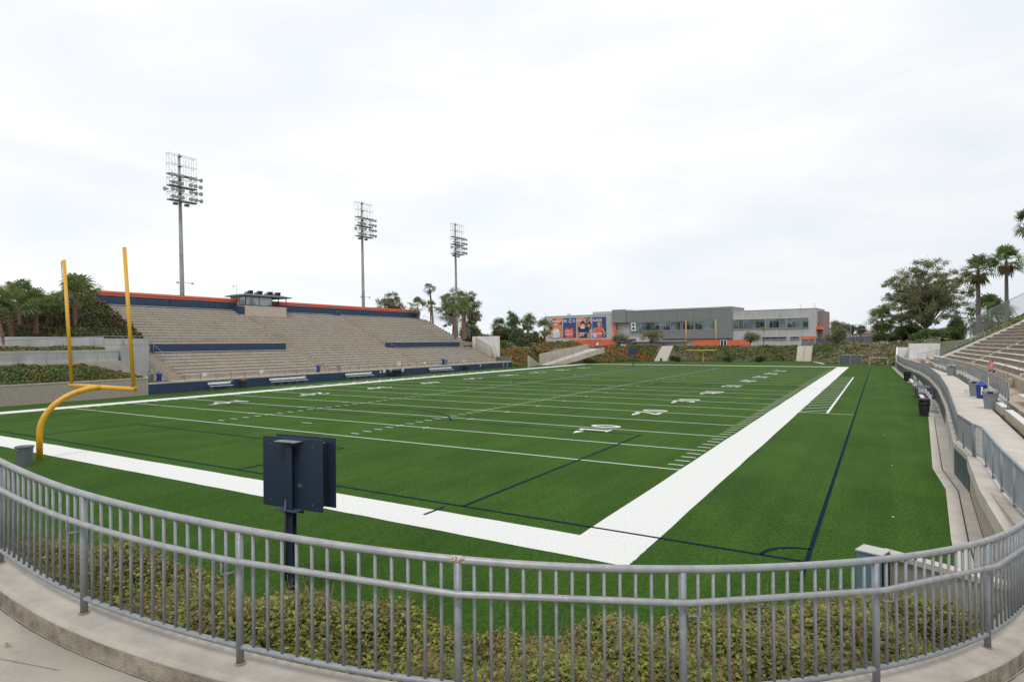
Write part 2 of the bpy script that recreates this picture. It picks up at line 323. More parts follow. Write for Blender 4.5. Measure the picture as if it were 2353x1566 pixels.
def ground():
    V = []; F = []; n = len(ST); rings = []
    for k in range(3): rings.append([s[k] for s in ST])
    c = np.array([-24, 55.0]); rings.append([(*(c + (np.array(s[2][:2]) - c) * (5000 / np.linalg.norm(np.array(s[2][:2]) - c))), 3.2) for s in ST])
    mid = [tuple((np.array(a) * .93 + np.array(b) * .07)[:2]) + (a[2] * .55 + 3.2 * .45,) for a, b in zip(rings[2], rings[3])]
    rings.insert(3, mid)
    rings[0] = [(x, y, -.03) for x, y, z in rings[0]]
    for r in rings: V += r
    V = [tuple(map(float, v)) for v in V]
    F.append(tuple(range(n)))
    for k in range(4):
        for i in range(n): j = (i + 1) % n; F.append((k * n + i, (k + 1) * n + i, (k + 1) * n + j, k * n + j))
    m = MB(); m.add(V, [f[::-1] for f in F]); return struct(m.build('ground', GROUNDM))
ground()
TURF_E = [(8.05, -3.3), (8.02, 1.2), (8.12, 4.24), (8.47, 10.33), (8.34, 14.06), (9.23, 32.2), (9.74, 61.2), (9.27, 73.6), (8.73, 93.3), (8.3, 117), (8.2, 121.3),
          (-.2, 122.4), (-3.8, 127.6), (-6.6, 139.6), (-10.2, 143.0), (-22.3, 139.6), (-41, 134), (-46.3, 125.5), (-51.6, 113.0), (-56.5, 101.5), (-57.0, 92), (-56.6, 89.9), (-56.3, 76), (-56.1, 19), (-55.2, 6.7), (-55, -12),
          (-40, -12.3), (-12, -10.5), (-6, -9.8), (-1.5, -9.2), (1.8, -8.3), (4.3, -7.0), (6.4, -5.0)]
poly('turf', TURF_E, 0.0, TURF)
WALLR = [(9.0, 110.6), (9.15, 100), (9.55, 84), (10.45, 68), (10.62, 56), (10.4, 42), (9.8, 28), (8.95, 13.3), (9.08, 10.2), (8.82, 5.0), (8.78, 1.5), (8.80, -2.2)]
poly('concrete_path', [p for p in WALLR][::-1] + [(8.3, 117), (8.73, 93.3), (9.27, 73.6), (9.74, 61.2), (9.23, 32.2), (8.34, 14.06), (8.47, 10.33), (8.12, 4.24), (8.02, 1.2), (8.05, -3.3)], 0.004, CONC_W)
dr = MB()
for a, b in zip([(8.32, -2), (8.35, 1.2), (8.45, 4.24), (8.78, 10.2), (8.62, 14.0), (9.2, 26)], [(8.35, 1.2), (8.45, 4.24), (8.78, 10.2), (8.62, 14.0), (9.2, 26), (9.52, 32.2)]):
    dr.add([(a[0], a[1], .008), (a[0] + .035, a[1], .008), (b[0] + .035, b[1], .008), (b[0], b[1], .008)], [(0, 1, 2, 3)])
struct(dr.build('drain_slot', BLACK))

# ---- painted lines
yd = .9144
def L_(k): return 10 * yd + 5 * yd * k
W = MB(); ZL = .004
def rect(m, x0, x1, y0, y1, z=ZL): m.add([(x0, y0, z), (x1, y0, z), (x1, y1, z), (x0, y1, z)], [(0, 1, 2, 3)])
def seg(m, a, b, w, z=ZL):
    a = np.array(a, float); b = np.array(b, float); t = (b - a) / np.linalg.norm(b - a); nn = np.array([-t[1], t[0]]) * w / 2
    m.add([(*(a - nn), z), (*(b - nn), z), (*(b + nn), z), (*(a + nn), z)], [(0, 1, 2, 3)])
FX, FY = -48.768, 109.728
B = 1.83; BE = 1.5
def wob(a, b, n=60, amp=.018):   # a ragged cut edge between two points
    a = np.array(a, float); b = np.array(b, float); t = (b - a); nn = np.array([-t[1], t[0]]) / np.linalg.norm(t)
    return [a + t * i / n + nn * (R_(-amp, amp) if 0 < i < n else 0) for i in range(n)]
def band(x0, x1, y0, y1):
    pts = wob((x0, y0), (x1, y0)) + wob((x1, y0), (x1, y1)) + wob((x1, y1), (x0, y1)) + wob((x0, y1), (x0, y0))
    W.add([(p[0], p[1], ZL) for p in pts], [tuple(range(len(pts)))])
band(FX - B, B, -BE, 0); band(FX - B, B, FY, FY + BE)
ZL = .0045; band(0.0, B, -.04, FY + .04); band(FX - B, FX, -.04, FY + .04); ZL = .004
for k in range(21):
    g = .10; y = L_(k); seg(W, (FX + (0 if k in (0, 20) else g), y), (0 - (0 if k in (0, 20) else g), y), .105)
for k in range(100):
    y = 10 * yd + k * yd
    if k % 5:
        rect(W, -.72, -.10, y - .05, y + .05); rect(W, FX + .1, FX + .72, y - .05, y + .05)
        rect(W, -18.6, -17.98, y - .05, y + .05); rect(W, -30.79, -30.17, y - .05, y + .05)
for k in range(1, 20):
    for x in (-18.288, -16.256, -30.48, -32.512): rect(W, x - .05, x + .05, L_(k) - .31, L_(k) - .054); rect(W, x - .05, x + .05, L_(k) + .054, L_(k) + .31)
rect(W, -24.85, -23.93, 10 * yd + 3 * yd - .05, 10 * yd + 3 * yd + .05); rect(W, -24.85, -23.93, FY - 13 * yd - .05, FY - 13 * yd + .05)
for sx, x0 in ((1, B), (-1, FX - B)):      # coaching boxes with slanting bars
    X = lambda d: x0 + sx * d
    for yb in (31.8, 78.0): seg(W, (X(0), yb), (X(3.35), yb), .09)
    seg(W, (X(1.72), 32.0), (X(1.78), 77.4), .16)
    for i in range(19): seg(W, (X(.02), 31.9 + i * 2.35), (X(1.63), 33.9 + i * 2.35), .10)
struct(W.build('field_markings', LINEW))
def digit(ch, w=1.1, h=1.83):
    """flat outline pieces of a block numeral in a (0..w, 0..h) box"""
    t = .30; m = []
    def ring(cx, cy, rx, ry, a0=0, a1=360, tx=t, ty=t * .9, n=28):
        o = []; i = []
        for k in range(n + 1):
            a = math.radians(a0 + (a1 - a0) * k / n); o.append((cx + rx * math.cos(a), cy + ry * math.sin(a))); i.append((cx + (rx - tx) * math.cos(a), cy + (ry - ty) * math.sin(a)))
        for k in range(n): m.append([o[k], o[k + 1], i[k + 1], i[k]])
    def R(x0, y0, x1, y1): m.append([(x0, y0), (x1, y0), (x1, y1), (x0, y1)])
    if ch == '0': ring(w / 2, h / 2, w / 2, h / 2)
    if ch == '1': R(w * .36, 0, w * .68, h); R(w * .15, 0, w * .359, .16); R(w * .681, 0, w * .9, .16); m.append([(w * .08, h - .42), (w * .358, h - .30), (w * .358, h), (w * .30, h)])
    if ch == '2': ring(w / 2, h * .70, w / 2, h * .30, -25, 175); R(0, 0, w, .28); m.append([(0, .281), (w * .42, .281), (w * .93, h * .60), (w * .72, h * .62)])
    if ch == '3': ring(w / 2, h * .745, w / 2, h * .255, -80, 165); ring(w / 2, h * .27, w / 2, h * .27, -165, 75)
    if ch == '4': R(w * .58, 0, w * .86, h); R(0, h * .26, w * .579, h * .40); R(w * .861, h * .26, w, h * .40); m.append([(0, h * .401), (w * .25, h * .401), (w * .579, h * .80), (w * .579, h)])
    if ch == '5': R(0, h * .86, w, h); R(0, h * .45, .26, h * .859); ring(w / 2, h * .30, w / 2, h * .30, -155, 110)
    return m
nums = MB()
for k in range(2, 19, 2):
    v = min(k, 20 - k) * 5; y0 = L_(k)
    for side in (1, -1):
        for j, ch in enumerate(str(v)):
            for pg in digit(ch):
                out = []
                for (a, b) in pg:
                    lx = (a + .30) if j else (a - 1.1 - .30)       # along the writing direction
                    if side == 1: X_, Y_ = -6.25 - b, y0 + lx      # read from the east side
                    else: X_, Y_ = -42.5 + b, y0 - lx
                    out.append((X_, Y_, .008))
                nums.add(out, [tuple(range(len(out)))])
        if v != 50:
            s = -1 if k < 10 else 1; yb = y0 + s * 1.62; xx = -7.7 if side == 1 else -41.05
            nums.add([(xx - .26, yb, .008), (xx + .26, yb, .008), (xx, yb + s * .92, .008)], [(0, 1, 2)])
struct(nums.build('field_numbers', LINEW))
S = MB(); zb = .012; wb = .10
SXL, SXR, SY0, SY1 = -54.0, 5.2, .75, 108.9
for a, b in (((SXR, SY0), (SXR, SY1)), ((SXL, SY0), (SXL, SY1)), ((SXL, SY0), (SXR, SY0)), ((SXL, SY1), (SXR, SY1)), ((SXL, 54.86), (SXR, 54.86))): seg(S, a, b, wb, zb)
for s, y0 in ((1, SY0), (-1, SY1)):
    for hx, d in ((9.16, 5.6), (20.16, 16.1)):
        c = -24.4; seg(S, (c - hx, y0), (c - hx, y0 + s * d), wb, zb); seg(S, (c + hx, y0), (c + hx, y0 + s * d), wb, zb); seg(S, (c - hx, y0 + s * d), (c + hx, y0 + s * d), wb, zb)
    p = [(-24.4 + 9.15 * math.cos(a), y0 + s * (11 + 9.15 * math.sin(a))) for a in np.linspace(math.radians(35), math.radians(145), 30)]
    for a, b in zip(p, p[1:]): seg(S, a, b, wb, zb)
p = [(-24.4 + 9.15 * math.cos(a), 54.86 + 9.15 * math.sin(a)) for a in np.linspace(0, 2 * math.pi, 60)]
for a, b in zip(p, p[1:]): seg(S, a, b, wb, zb)
p = [(5.2 + .95 * math.cos(a), .75 + .95 * math.sin(a)) for a in np.linspace(math.radians(90), math.radians(180), 14)]
for a, b in zip(p, p[1:]): seg(S, a, b, wb, zb)
seg(S, (-4.7, -.55), (-4.69, .36), wb, zb); seg(S, (5.2, -.5), (5.2, .3), wb, zb); seg(S, (-44.1, -.55), (-44.1, .36), wb, zb)
struct(S.build('blue_field_markings', LINEB))
# bits of litter on the turf
for (x, y, lb) in ((6.9, 5.7, 'scrap of white litter on the turf near the wall'), (6.75, 22.5, 'white paper scrap on the turf beside the blue line'), (-11.2, -5.4, 'white leaf on the turf behind the end line'), (7.0, 13.9, 'small white scrap on the turf near the drain')):
    m = MB(); m.add([(x, y, .014), (x + .05, y + .01, .02), (x + .04, y + .04, .03), (x - .01, y + .02, .014)], [(0, 1, 2, 3)]); tag(m.build('litter', WHITE), lb, 'litter')

# ================================================================== FOREGROUND: concourse, curb, guard fence, hedge
def concourse():
    FSX = spline([(-9, -10.2), (-6, -10.75)] + FP[:-1], 8)
    inner = offs(FSX, -.08)
    out = [(8.9, -2.2), (8.95, 4.8), (12.5, 5), (14, -4), (18, -16), (10, -26), (-6, -24), (-14, -14)]
    pts = [tuple(p) for p in inner] + out
    m = MB(); m.prism([(p[0], p[1]) for p in pts], [PL(*p) - .3 for p in pts], [max(PL(*p), 1.15) for p in pts]); return struct(m.build('concourse', CONCF))
def concf():
    m, nt, b, L = newmat('concourse_concrete'); b.inputs['Roughness'].default_value = .85
    g = N(nt, 'ShaderNodeNewGeometry')
    def no(sc, d, ro=.6):
        n = N(nt, 'ShaderNodeTexNoise'); n.inputs['Scale'].default_value = sc; n.inputs['Detail'].default_value = d; n.inputs['Roughness'].default_value = ro; L(g.outputs['Position'], n.inputs['Vector']); return n
    def rp(n, p0, c0, p1, c1):
        r = N(nt, 'ShaderNodeValToRGB'); r.color_ramp.elements[0].position = p0; r.color_ramp.elements[1].position = p1; r.color_ramp.elements[0].color = (*c0, 1); r.color_ramp.elements[1].color = (*c1, 1); L(n.outputs['Fac'], r.inputs[0]); return r
    a = rp(no(.9, 8), .33, (.33, .30, .255), .66, (.45, .405, .345)); f = rp(no(55, 4, .8), .3, (.86, .86, .86), .6, (1.04, 1.04, 1.04)); st = rp(no(2.3, 9, .7), .30, (.70, .69, .67), .42, (1, 1, 1))
    m1 = N(nt, 'ShaderNodeMixRGB', blend_type='MULTIPLY'); m1.inputs[0].default_value = 1; L(a.outputs[0], m1.inputs[1]); L(f.outputs[0], m1.inputs[2])
    m2 = N(nt, 'ShaderNodeMixRGB', blend_type='MULTIPLY'); m2.inputs[0].default_value = .8; L(m1.outputs[0], m2.inputs[1]); L(st.outputs[0], m2.inputs[2]); L(m2.outputs[0], b.inputs['Base Color'])
    bp = N(nt, 'ShaderNodeBump'); bp.inputs['Strength'].default_value = .3; bp.inputs['Distance'].default_value = .01; L(no(90, 6, .8).outputs['Fac'], bp.inputs['Height']); L(bp.outputs[0], b.inputs['Normal'])
    return m
CONCF = concf(); concourse()
CURBM = P('curb_concrete', (.44, .40, .345), .9, c2=(.31, .285, .25), scale=2.2, bump=.35, bscale=45)
def curb():
    path = spline([(-9, -10.2), (-6, -10.75)] + FP[:-1], 10); m = MB(); V = []; F = []; n = len(path)
    prof = [(-.195, -.05), (-.195, .165), (-.18, .185), (-.155, .195), (.16, .20), (.20, .17), (.20, -.6)]
    for i, q in enumerate(zip(*[offs(path, d) for d, _ in prof])):
        for (d, h), p in zip(prof, q): V.append((p[0], p[1], PL(*path[i]) + h))
    k = len(prof)
    for i in range(n - 1):
        for j in range(k - 1): F.append((i * k + j, i * k + j + 1, (i + 1) * k + j + 1, (i + 1) * k + j))
    F.append(tuple(range(k))); F.append(tuple(range((n - 1) * k, n * k))[::-1])
    m.add(V, F); o = m.build('curb', CURBM); struct(o)
    fm = MB(); V = []; F = []
    for i, (a, b) in enumerate(zip(offs(path, -.1985), offs(path, -.197))):
        V += [(a[0], a[1], PL(*path[i]) - .02), (b[0], b[1], PL(*path[i]) + .155)]
    for i in range(n - 1): F.append((2 * i, 2 * i + 1, 2 * i + 3, 2 * i + 2))
    fm.add(V, F); struct(fm.build('curb_face', P('stained_curb_face', (.36, .31, .24), .95, c2=(.13, .115, .095), scale=4.5, bump=.6, bscale=60)))
curb()
# dark joint where the curb meets the slab, and saw cuts
jn = MB(); pth = offs(spline([(-9, -10.2), (-6, -10.75)] + FP[:-1], 10), -.21)
for a, b in zip(pth, pth[1:]):
    w = R_(.006, .014); t = (b - a) / np.linalg.norm(b - a); q = np.array([t[1], -t[0]]) * w
    jn.add([(*a, PL(*a) + .004), (*(a + q), PL(*(a + q)) + .004), (*(b + q), PL(*(b + q)) + .004), (*b, PL(*b) + .004)], [(0, 1, 2, 3)])
for a, b in (((-2.4, -13.3), (.95, -12.0)), ((3.0, -13.5), (3.05, -11.35)), ((6.2, -10.2), (7.4, -12.6)), ((-2.4, -13.3), (-3.2, -16)), ((7.2, -8.2), (9.2, -9.4))):
    a = np.array(a); b = np.array(b); t = (b - a) / np.linalg.norm(b - a); q = np.array([t[1], -t[0]]) * .0022
    jn.add([(*(a - q), PL(*a) + .004), (*(b - q), PL(*b) + .004), (*(b + q), PL(*b) + .004), (*(a + q), PL(*a) + .004)], [(0, 1, 2, 3)])
struct(jn.build('slab_joints', P('joint_dirt', (.10, .085, .065), .95)))
LEAFD = leafmat('dry_leaf', [(.34, .24, .12), (.26, .17, .08)], trans=.1)
for (x, y, s, lb) in ((-.63, -12.13, .13, 'curled dry leaf lying at the foot of the curb, far left'), (.25, -12.1, .05, 'small dry leaf by the curb left of the first post'), (1.75, -11.82, .05, 'tiny dry leaf against the curb foot at lower left')):
    m = MB(); z = PL(x, y) + .01
    m.add([(x - s * .6, y - s * .25, z), (x - s * .1, y - s * .3, z + s * .18), (x + s * .5, y + s * .2, z + s * .3), (x + s * .75, y + s * .5, z + s * .15), (x + .1 * s, y + s * .2, z + .02), (x - s * .4, y, z + .03)], [(0, 1, 4, 5), (1, 2, 3, 4)])
    tag(m.build('dry_leaf', LEAFD), lb, 'leaf')

def guard_fence():
    t = thing('guard_fence', 'curved galvanised guard fence with handrail along the concourse edge in the foreground', 'fence', (*FP[3], PL(*FP[3]) + .2))
    zt = lambda p: PL(*p) + .2
    EXT = [(-7.6, -10.45), (-6.1, -10.75), (-4.6, -11.12)]; fx = spline(EXT + FP[:2], 14)[:14 * 3 + 1]; fs = fx[:-1] + FS
    MB().tube([(p[0], p[1], zt(p) + 1.07) for p in fs], .029, 14).build('top_rail', GALV_L, t, True)
    MB().tube([(p[0], p[1], zt(p) + .135) for p in fs], .023, 12).build('bottom_rail', GALV, t, True)
    inn = offs([np.array(p) for p in FP], -.085)
    hp = []
    for i in range(9):
        a, b = inn[i], inn[i + 1]
        mids = [a + (b - a) * s for s in ((0, .5) if True else (0,))]
        if i < 2 or i == 2:   # left part bends smoothly
            sp = offs(FS[14 * i:14 * i + 15], -.085); hp += sp[:-1:3]
        else: hp += mids
    HR = [(p[0], p[1], PL(*p) + .2 + .845) for p in hp if True]
    HR = [(p[0], p[1], PL(*p) + 1.045) for p in offs(fx, -.085)[:-1:4]] + [h for h in HR if h[1] < -3.3]
    MB().tube(HR, .0245, 14).build('handrail', GALV_L, t, True)
    for i, p in enumerate(FP[:9]):
        z = zt(p); m = MB(); m.tube([(p[0], p[1], z), (p[0], p[1], z + 1.05)], .0305, 16)
        po = m.build('post', GALV, t, True)
        m = MB(); m.lathe((p[0], p[1], z + .001), [(.046, 0), (.043, .004), (.033, .008)], 9)
        m.build('base_grout', P('rusty_grout', (.26, .21, .16), .9, var=.3, scale=30), po)
        q = inn[i]; tt = (np.array(FP[min(i + 1, 9)]) - np.array(FP[max(i - 1, 0)])); tt = tt / np.linalg.norm(tt)
        s = -1 if i < 4 else 1
        e = q + tt * .10 * s
        if i != 4: MB().tube([(p[0], p[1], z + .74), ((p[0] + e[0]) / 2 + tt[0] * .02 * s, (p[1] + e[1]) / 2, z + .725), (e[0], e[1], z + .73), (e[0], e[1], z + .75), (e[0], e[1], z + .835)], .0085, 8).build('handrail_bracket', GALV, t, True)
    far = MB()
    for b in range(8):
        for k in range(1, 14):
            i = b * 14 + k; p = FS[i]; z = zt(p)
            lean = (R_(-.002, .002), R_(-.002, .002))
            m = far if b == 0 else MB()
            m.tube([(p[0], p[1], z + .14), (p[0] + lean[0], p[1] + lean[1], z + 1.05)], .0135, 8)
            if b: m.build('picket', GALV, t, True)
    for i, p in enumerate(fx[:-1]):
        z = zt(p)
        if i % 14: far.tube([(p[0], p[1], z + .14), (p[0], p[1], z + 1.05)], .0135, 8)
        else: MB().tube([(p[0], p[1], z), (p[0], p[1], z + 1.05)], .0305, 16).build('post', GALV, t, True)
    for k in range(1, 14): p = FS[8 * 14 + k]; far.tube([(p[0], p[1], zt(p) + .14), (p[0], p[1], zt(p) + 1.05)], .0135, 8)
    p = FS[-1]; MB().tube([(p[0], p[1], zt(p)), (p[0], p[1], zt(p) + 1.05)], .0305, 16).build('post', GALV, t, True)
    o = far.build('pickets', GALV, t, True); o['kind'] = 'stuff'
    # rust blooms on the top rail at two post welds
    for i in (4, 7):
        p = FP[i]; k = i * 14; seg_ = [FS[j] for j in range(k - 1, k + 2)]
        a = (FS[k - 1] * .45 + FS[k] * .55); b = (FS[k + 1] * .45 + FS[k] * .55)
        MB().tube([(a[0], a[1], zt(a) + 1.0705), (p[0], p[1], zt(p) + 1.0708), (b[0], b[1], zt(b) + 1.0705)], [.0293, .0297, .0293], 14, cap=False).build('rust_patch', RUSTP, t, True)
def rustp():
    m, nt, b, L = newmat('rust_bloom'); b.inputs['Roughness'].default_value = .85
    g = N(nt, 'ShaderNodeNewGeometry'); n = N(nt, 'ShaderNodeTexNoise'); n.inputs['Scale'].default_value = 45; n.inputs['Detail'].default_value = 5; L(g.outputs['Position'], n.inputs['Vector'])
    r = N(nt, 'ShaderNodeValToRGB'); r.color_ramp.elements[0].position = .45; r.color_ramp.elements[1].position = .60; r.color_ramp.elements[0].color = (.42, .43, .44, 1); r.color_ramp.elements[1].color = (.26, .13, .09, 1)
    L(n.outputs['Fac'], r.inputs[0]); L(r.outputs[0], b.inputs['Base Color']); return m
RUSTP = rustp(); guard_fence()

def hedge():
    base = spline([(-4.3, -11.25)] + FP[:-1], 12); n = len(base)
    LM = leafmat('hedge_leaf', [(.045, .07, .012), (.19, .24, .035), (.30, .33, .055), (.42, .40, .09), (.11, .15, .025)], rough=.38, patch=[(.14, .17, .035), (.26, .26, .08), (.24, .16, .08), (.11, .17, .03)], pscale=1.3, trans=.35)
    t = thing('hedge', 'low tangled green hedge with brown twigs behind the foreground fence', 'hedge', (2.0, -9.3, .2))
    def surf(i, w):     # centre line index (float), w 0..1 across
        i0 = min(int(i), n - 2); f = i - i0; p = base[i0] * (1 - f) + base[i0 + 1] * f; tt = base[i0 + 1] - base[i0]; tt = tt / np.linalg.norm(tt); nn = np.array([-tt[1], tt[0]])
        s = i / n; wd = (1.55 + 1.2 * min(1, s / .42)) - 1.0 * max(0, (s - .82)) * 4
        d = .22 + wd * w; q = p + nn * d; ztop = PL(*p) - .36 - .12 * max(0, 1 - s / .35) - .35 * (w ** 1.4) + .16 * max(0, min(1, (s - .5) * 4)) + .22 * max(0, min(1, (s - .68) * 6))
        ztop += .10 * math.sin(q[0] * 2.1 + 1.3 * math.sin(q[1] * 1.7)) + .07 * math.sin(q[1] * 4.1 + q[0] * 3.3)
        return q, ztop, nn
    # leafy shell
    P_ = []; NN = []; NL = 230000
    us = nr.uniform(0, n - 1.01, NL); cs = nr.uniform(0, 1, NL)
    for u, c in zip(us, cs):
        if c < .30: w = 0; dz = nr.uniform(.0, 1.0) ** 1.3 * .95           # near face, below the curb
        elif c > .80: w = 1; dz = nr.uniform(0, 1) * 1.1
        else: w = (c - .30) / .50; dz = abs(nr.normal()) * .07
        q, z, nn = surf(u, w); j = nr.normal(size=3) * .035
        if w == 0: nv = (-nn[0], -nn[1], .4); q = q - nn * .02 * 0 + nn * abs(nr.normal()) * .10
        elif w == 1: nv = (nn[0], nn[1], .4)
        else: nv = (0, 0, 1)
        P_.append((q[0] + j[0], q[1] + j[1], z - dz + j[2] + (.05 if nr.uniform() > .92 else 0))); NN.append(nv)
    V, I = leaves(np.array(P_), .044, .3, np.array(NN), .85, .64); rawmesh('foliage', V, I, 4, LM, t)
    tw = MB()
    for _ in range(4200):
        u = nr.uniform(0, n - 1.01); w = nr.choice([0, nr.uniform(0, 1)]); q, z, nn = surf(u, w); d = nr.normal(size=3); d[2] = abs(d[2]) * .8 + .1; d /= np.linalg.norm(d); L0 = R_(.1, .4)
        z0 = z - (R_(.05, .7) if w == 0 else R_(0, .1)); a = np.array([q[0] + nn[0] * .05, q[1] + nn[1] * .05, z0]); m_ = a + d * L0 * .5 + nr.normal(size=3) * .03; tw.tube([a, m_, a + d * L0], [.005, .004, .002], 4, False)
    tw.build('twigs', P('twig', (.27, .18, .10), .9, c2=(.12, .07, .045), scale=8), t)
    # solid dark core added inside so that nothing shows through
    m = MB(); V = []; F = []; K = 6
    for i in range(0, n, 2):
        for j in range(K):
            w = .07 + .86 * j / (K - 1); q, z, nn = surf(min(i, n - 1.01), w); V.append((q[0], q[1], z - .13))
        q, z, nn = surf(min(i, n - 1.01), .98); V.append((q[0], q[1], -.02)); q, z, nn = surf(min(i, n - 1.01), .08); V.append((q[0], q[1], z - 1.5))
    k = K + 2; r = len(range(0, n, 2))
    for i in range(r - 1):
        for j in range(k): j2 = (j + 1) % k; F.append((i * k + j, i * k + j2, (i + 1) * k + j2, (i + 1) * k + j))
    m.add(V, F); m.build('dark_core', P('hedge_inside', (.020, .022, .010), 1, c2=(.05, .03, .015), scale=7, bump=1, bscale=25), t)
hedge()

# ================================================================== play clock board, goal posts, can
def clock_board():
    c = np.array([-2.75, -6.75]); z0, z1 = 1.90, 3.22
    t = thing('play_clock_board', 'dark blue boxy play clock board on a steel post, seen from behind above the hedge', 'sign', (c[0], c[1], 0))
    r = np.array([AR[0], AR[1]]); f = np.array([AF[0], AF[1]]); a = 1.29 * r - .62 * f; Ln = np.linalg.norm(a); a = a / Ln; nrm = np.array([-a[1], a[0]])  # away from us
    o = c - a * .07; hw = Ln / 2; A = lambda x, y: (*(o + a * x + nrm * y), 0)
    def pb(x0, x1, y0, y1, za, zb):
        m = MB(); cc = o + a * (x0 + x1) / 2 + nrm * (y0 + y1) / 2
        return m.obox((cc[0], cc[1], (za + zb) / 2), (*(a * (x1 - x0) / 2), 0), (*(nrm * (y1 - y0) / 2), 0), (0, 0, (zb - za) / 2))
    pb(-hw, hw + .06, .062, .074, z0, z1).build('back_panel', NAVY_S, t); pb(-hw + .03, hw + .10, .36, .372, z0 + .02, z1 + .0).build('front_panel', NAVY_S, t)
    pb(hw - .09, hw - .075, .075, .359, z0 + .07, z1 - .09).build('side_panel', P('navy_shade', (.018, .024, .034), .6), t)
    pb(-hw + .05, -hw + .065, .075, .359, z0 + .07, z1 - .09).build('side_panel', NAVY_S, t)
    pb(-hw + .066, hw - .091, .075, .359, z1 - .12, z1 - .10).build('top_panel', GALV, t); pb(-hw + .066, hw - .091, .075, .359, z0 + .05, z0 + .07).build('bottom_panel', NAVY_S, t)
    pc = c; m = MB()   # H-beam post
    for y in (-.05, .05): m.obox((*(pc + nrm * (y - .0)), 1.54), (*(a * .075), 0), (*(nrm * .006), 0), (0, 0, 1.54))
    m.obox((*pc, 1.54), (*(a * .006), 0), (*(nrm * .043), 0), (0, 0, 1.535)); m.build('post', NAVY_S, t)
    for zz in (z1 - .05, z0 - .0):
        m = MB(); m.obox((*(c - a * .03 + nrm * -.03), zz), (*(a * .26), 0), (*(nrm * .11), 0), (0, 0, .006)); m.obox((*(c - a * .03 + nrm * .078), zz - .03), (*(a * .26), 0), (*(nrm * .005), 0), (0, 0, .035))
        for x in (-.15, 0, .12): m.tube([(*(c + a * x - nrm * .09), zz - .03), (*(c + a * x + nrm * .08), zz - .03)], .008, 6)
        m.build('bracket', GALV_D if zz > 2.5 else P('navy_bracket', (.05, .07, .10), .5), t)
    for sx in (-.55, .57):
        for zz in (z0 + .12, z1 - .14): q = o + a * sx * .95 + nrm * .06; MB().tube([(*q, zz), (*(q - nrm * .008), zz)], .012, 8).build('bolt', GALV_D, t)
    q = o + a * .22 + nrm * .0605; MB().obox((*q, z0 + .45), (*(a * .05), 0), (*(nrm * .001), 0), (0, 0, .03)).build('maker_plate', P('plate_grey', (.10, .12, .14), .4), t)
    p0 = c - a * .19 + nrm * .055; p1 = c - a * .06 - nrm * .09
    MB().tube([(*p0, z0 + .16), (*(p0 * .6 + p1 * .4), z0 + .13), (*(p1 + a * .0), z0 + .06), (*(p1 - a * .0), z0 - .2), (*(p1 + a * .0), .6)], .022, 8).build('conduit', P('conduit_grey', (.07, .085, .095), .5), t, True)
clock_board()

def goal_post(base, xl, xr, yb, zt, ztr, label, s=1):
    t = thing('goal_post', label, 'goal post', base)
    xc = (xl + xr) / 2; m = MB(); pts = [(base[0], base[1], 0), (base[0], base[1], 1.15)]
    R0 = abs(yb - base[1]); bz = 3.05
    for k in range(1, 13):
        a = math.pi / 2 * k / 12; pts.append((base[0] + (xc - base[0]) * (1 - math.cos(a)), base[1] + (yb - base[1]) * (1 - math.cos(a)), 1.15 + (bz - 1.15) * math.sin(a)))
    m.tube(pts, .122, 18); sp_ = m.build('support', YELLOW, t, True); MB().lathe((base[0], base[1], .0), [(.34, .008), (.24, .02), (.17, .035), (.125, .04)], 18).build('base_collar', TURF, sp_)
    cb = MB().tube([(xl - .14, yb, bz), (xr + .14, yb, bz)], .102, 18).build('crossbar', YELLOW, t, True)
    m = MB(); m.tube([(xr + .141, yb, bz), (xr + .146, yb, bz)], .07, 12); m.build('end_cap', P('cap_brown', (.30, .17, .03), .6), cb)
    for x, z, dx in ((xl, zt, -.72 * s), (xr, ztr, -.68 * s)):
        up_ = MB().tube([(x, yb, bz + .05), (x + dx * (z - 3.05) / 6.2 * 1.0, yb, z)], .078, 14).build('upright', YELLOW, t, True)
        if s and x == xl:
            tx = x + dx * (z - 3.05) / 6.2; MB().add([(tx - .06, yb - .06, z - .04), (tx - .13, yb - .09, z - .10), (tx - .09, yb - .06, z - .95), (tx - .03, yb - .06, z - .9)], [(0, 1, 2, 3)]).build('ribbon', P('faded_ribbon', (.62, .30, .22), .8), up_)
    return t
goal_post((-24.9, -2.2, 0), -27.12, -21.48, 0.0, 9.22, 9.35, 'yellow gooseneck goal post standing on the near end line at left')
goal_post((-24.3, 112.6, 0), -27.1, -21.2, 110.0, 9.1, 9.05, 'yellow goal post on the far end line in front of the grey building', 0)
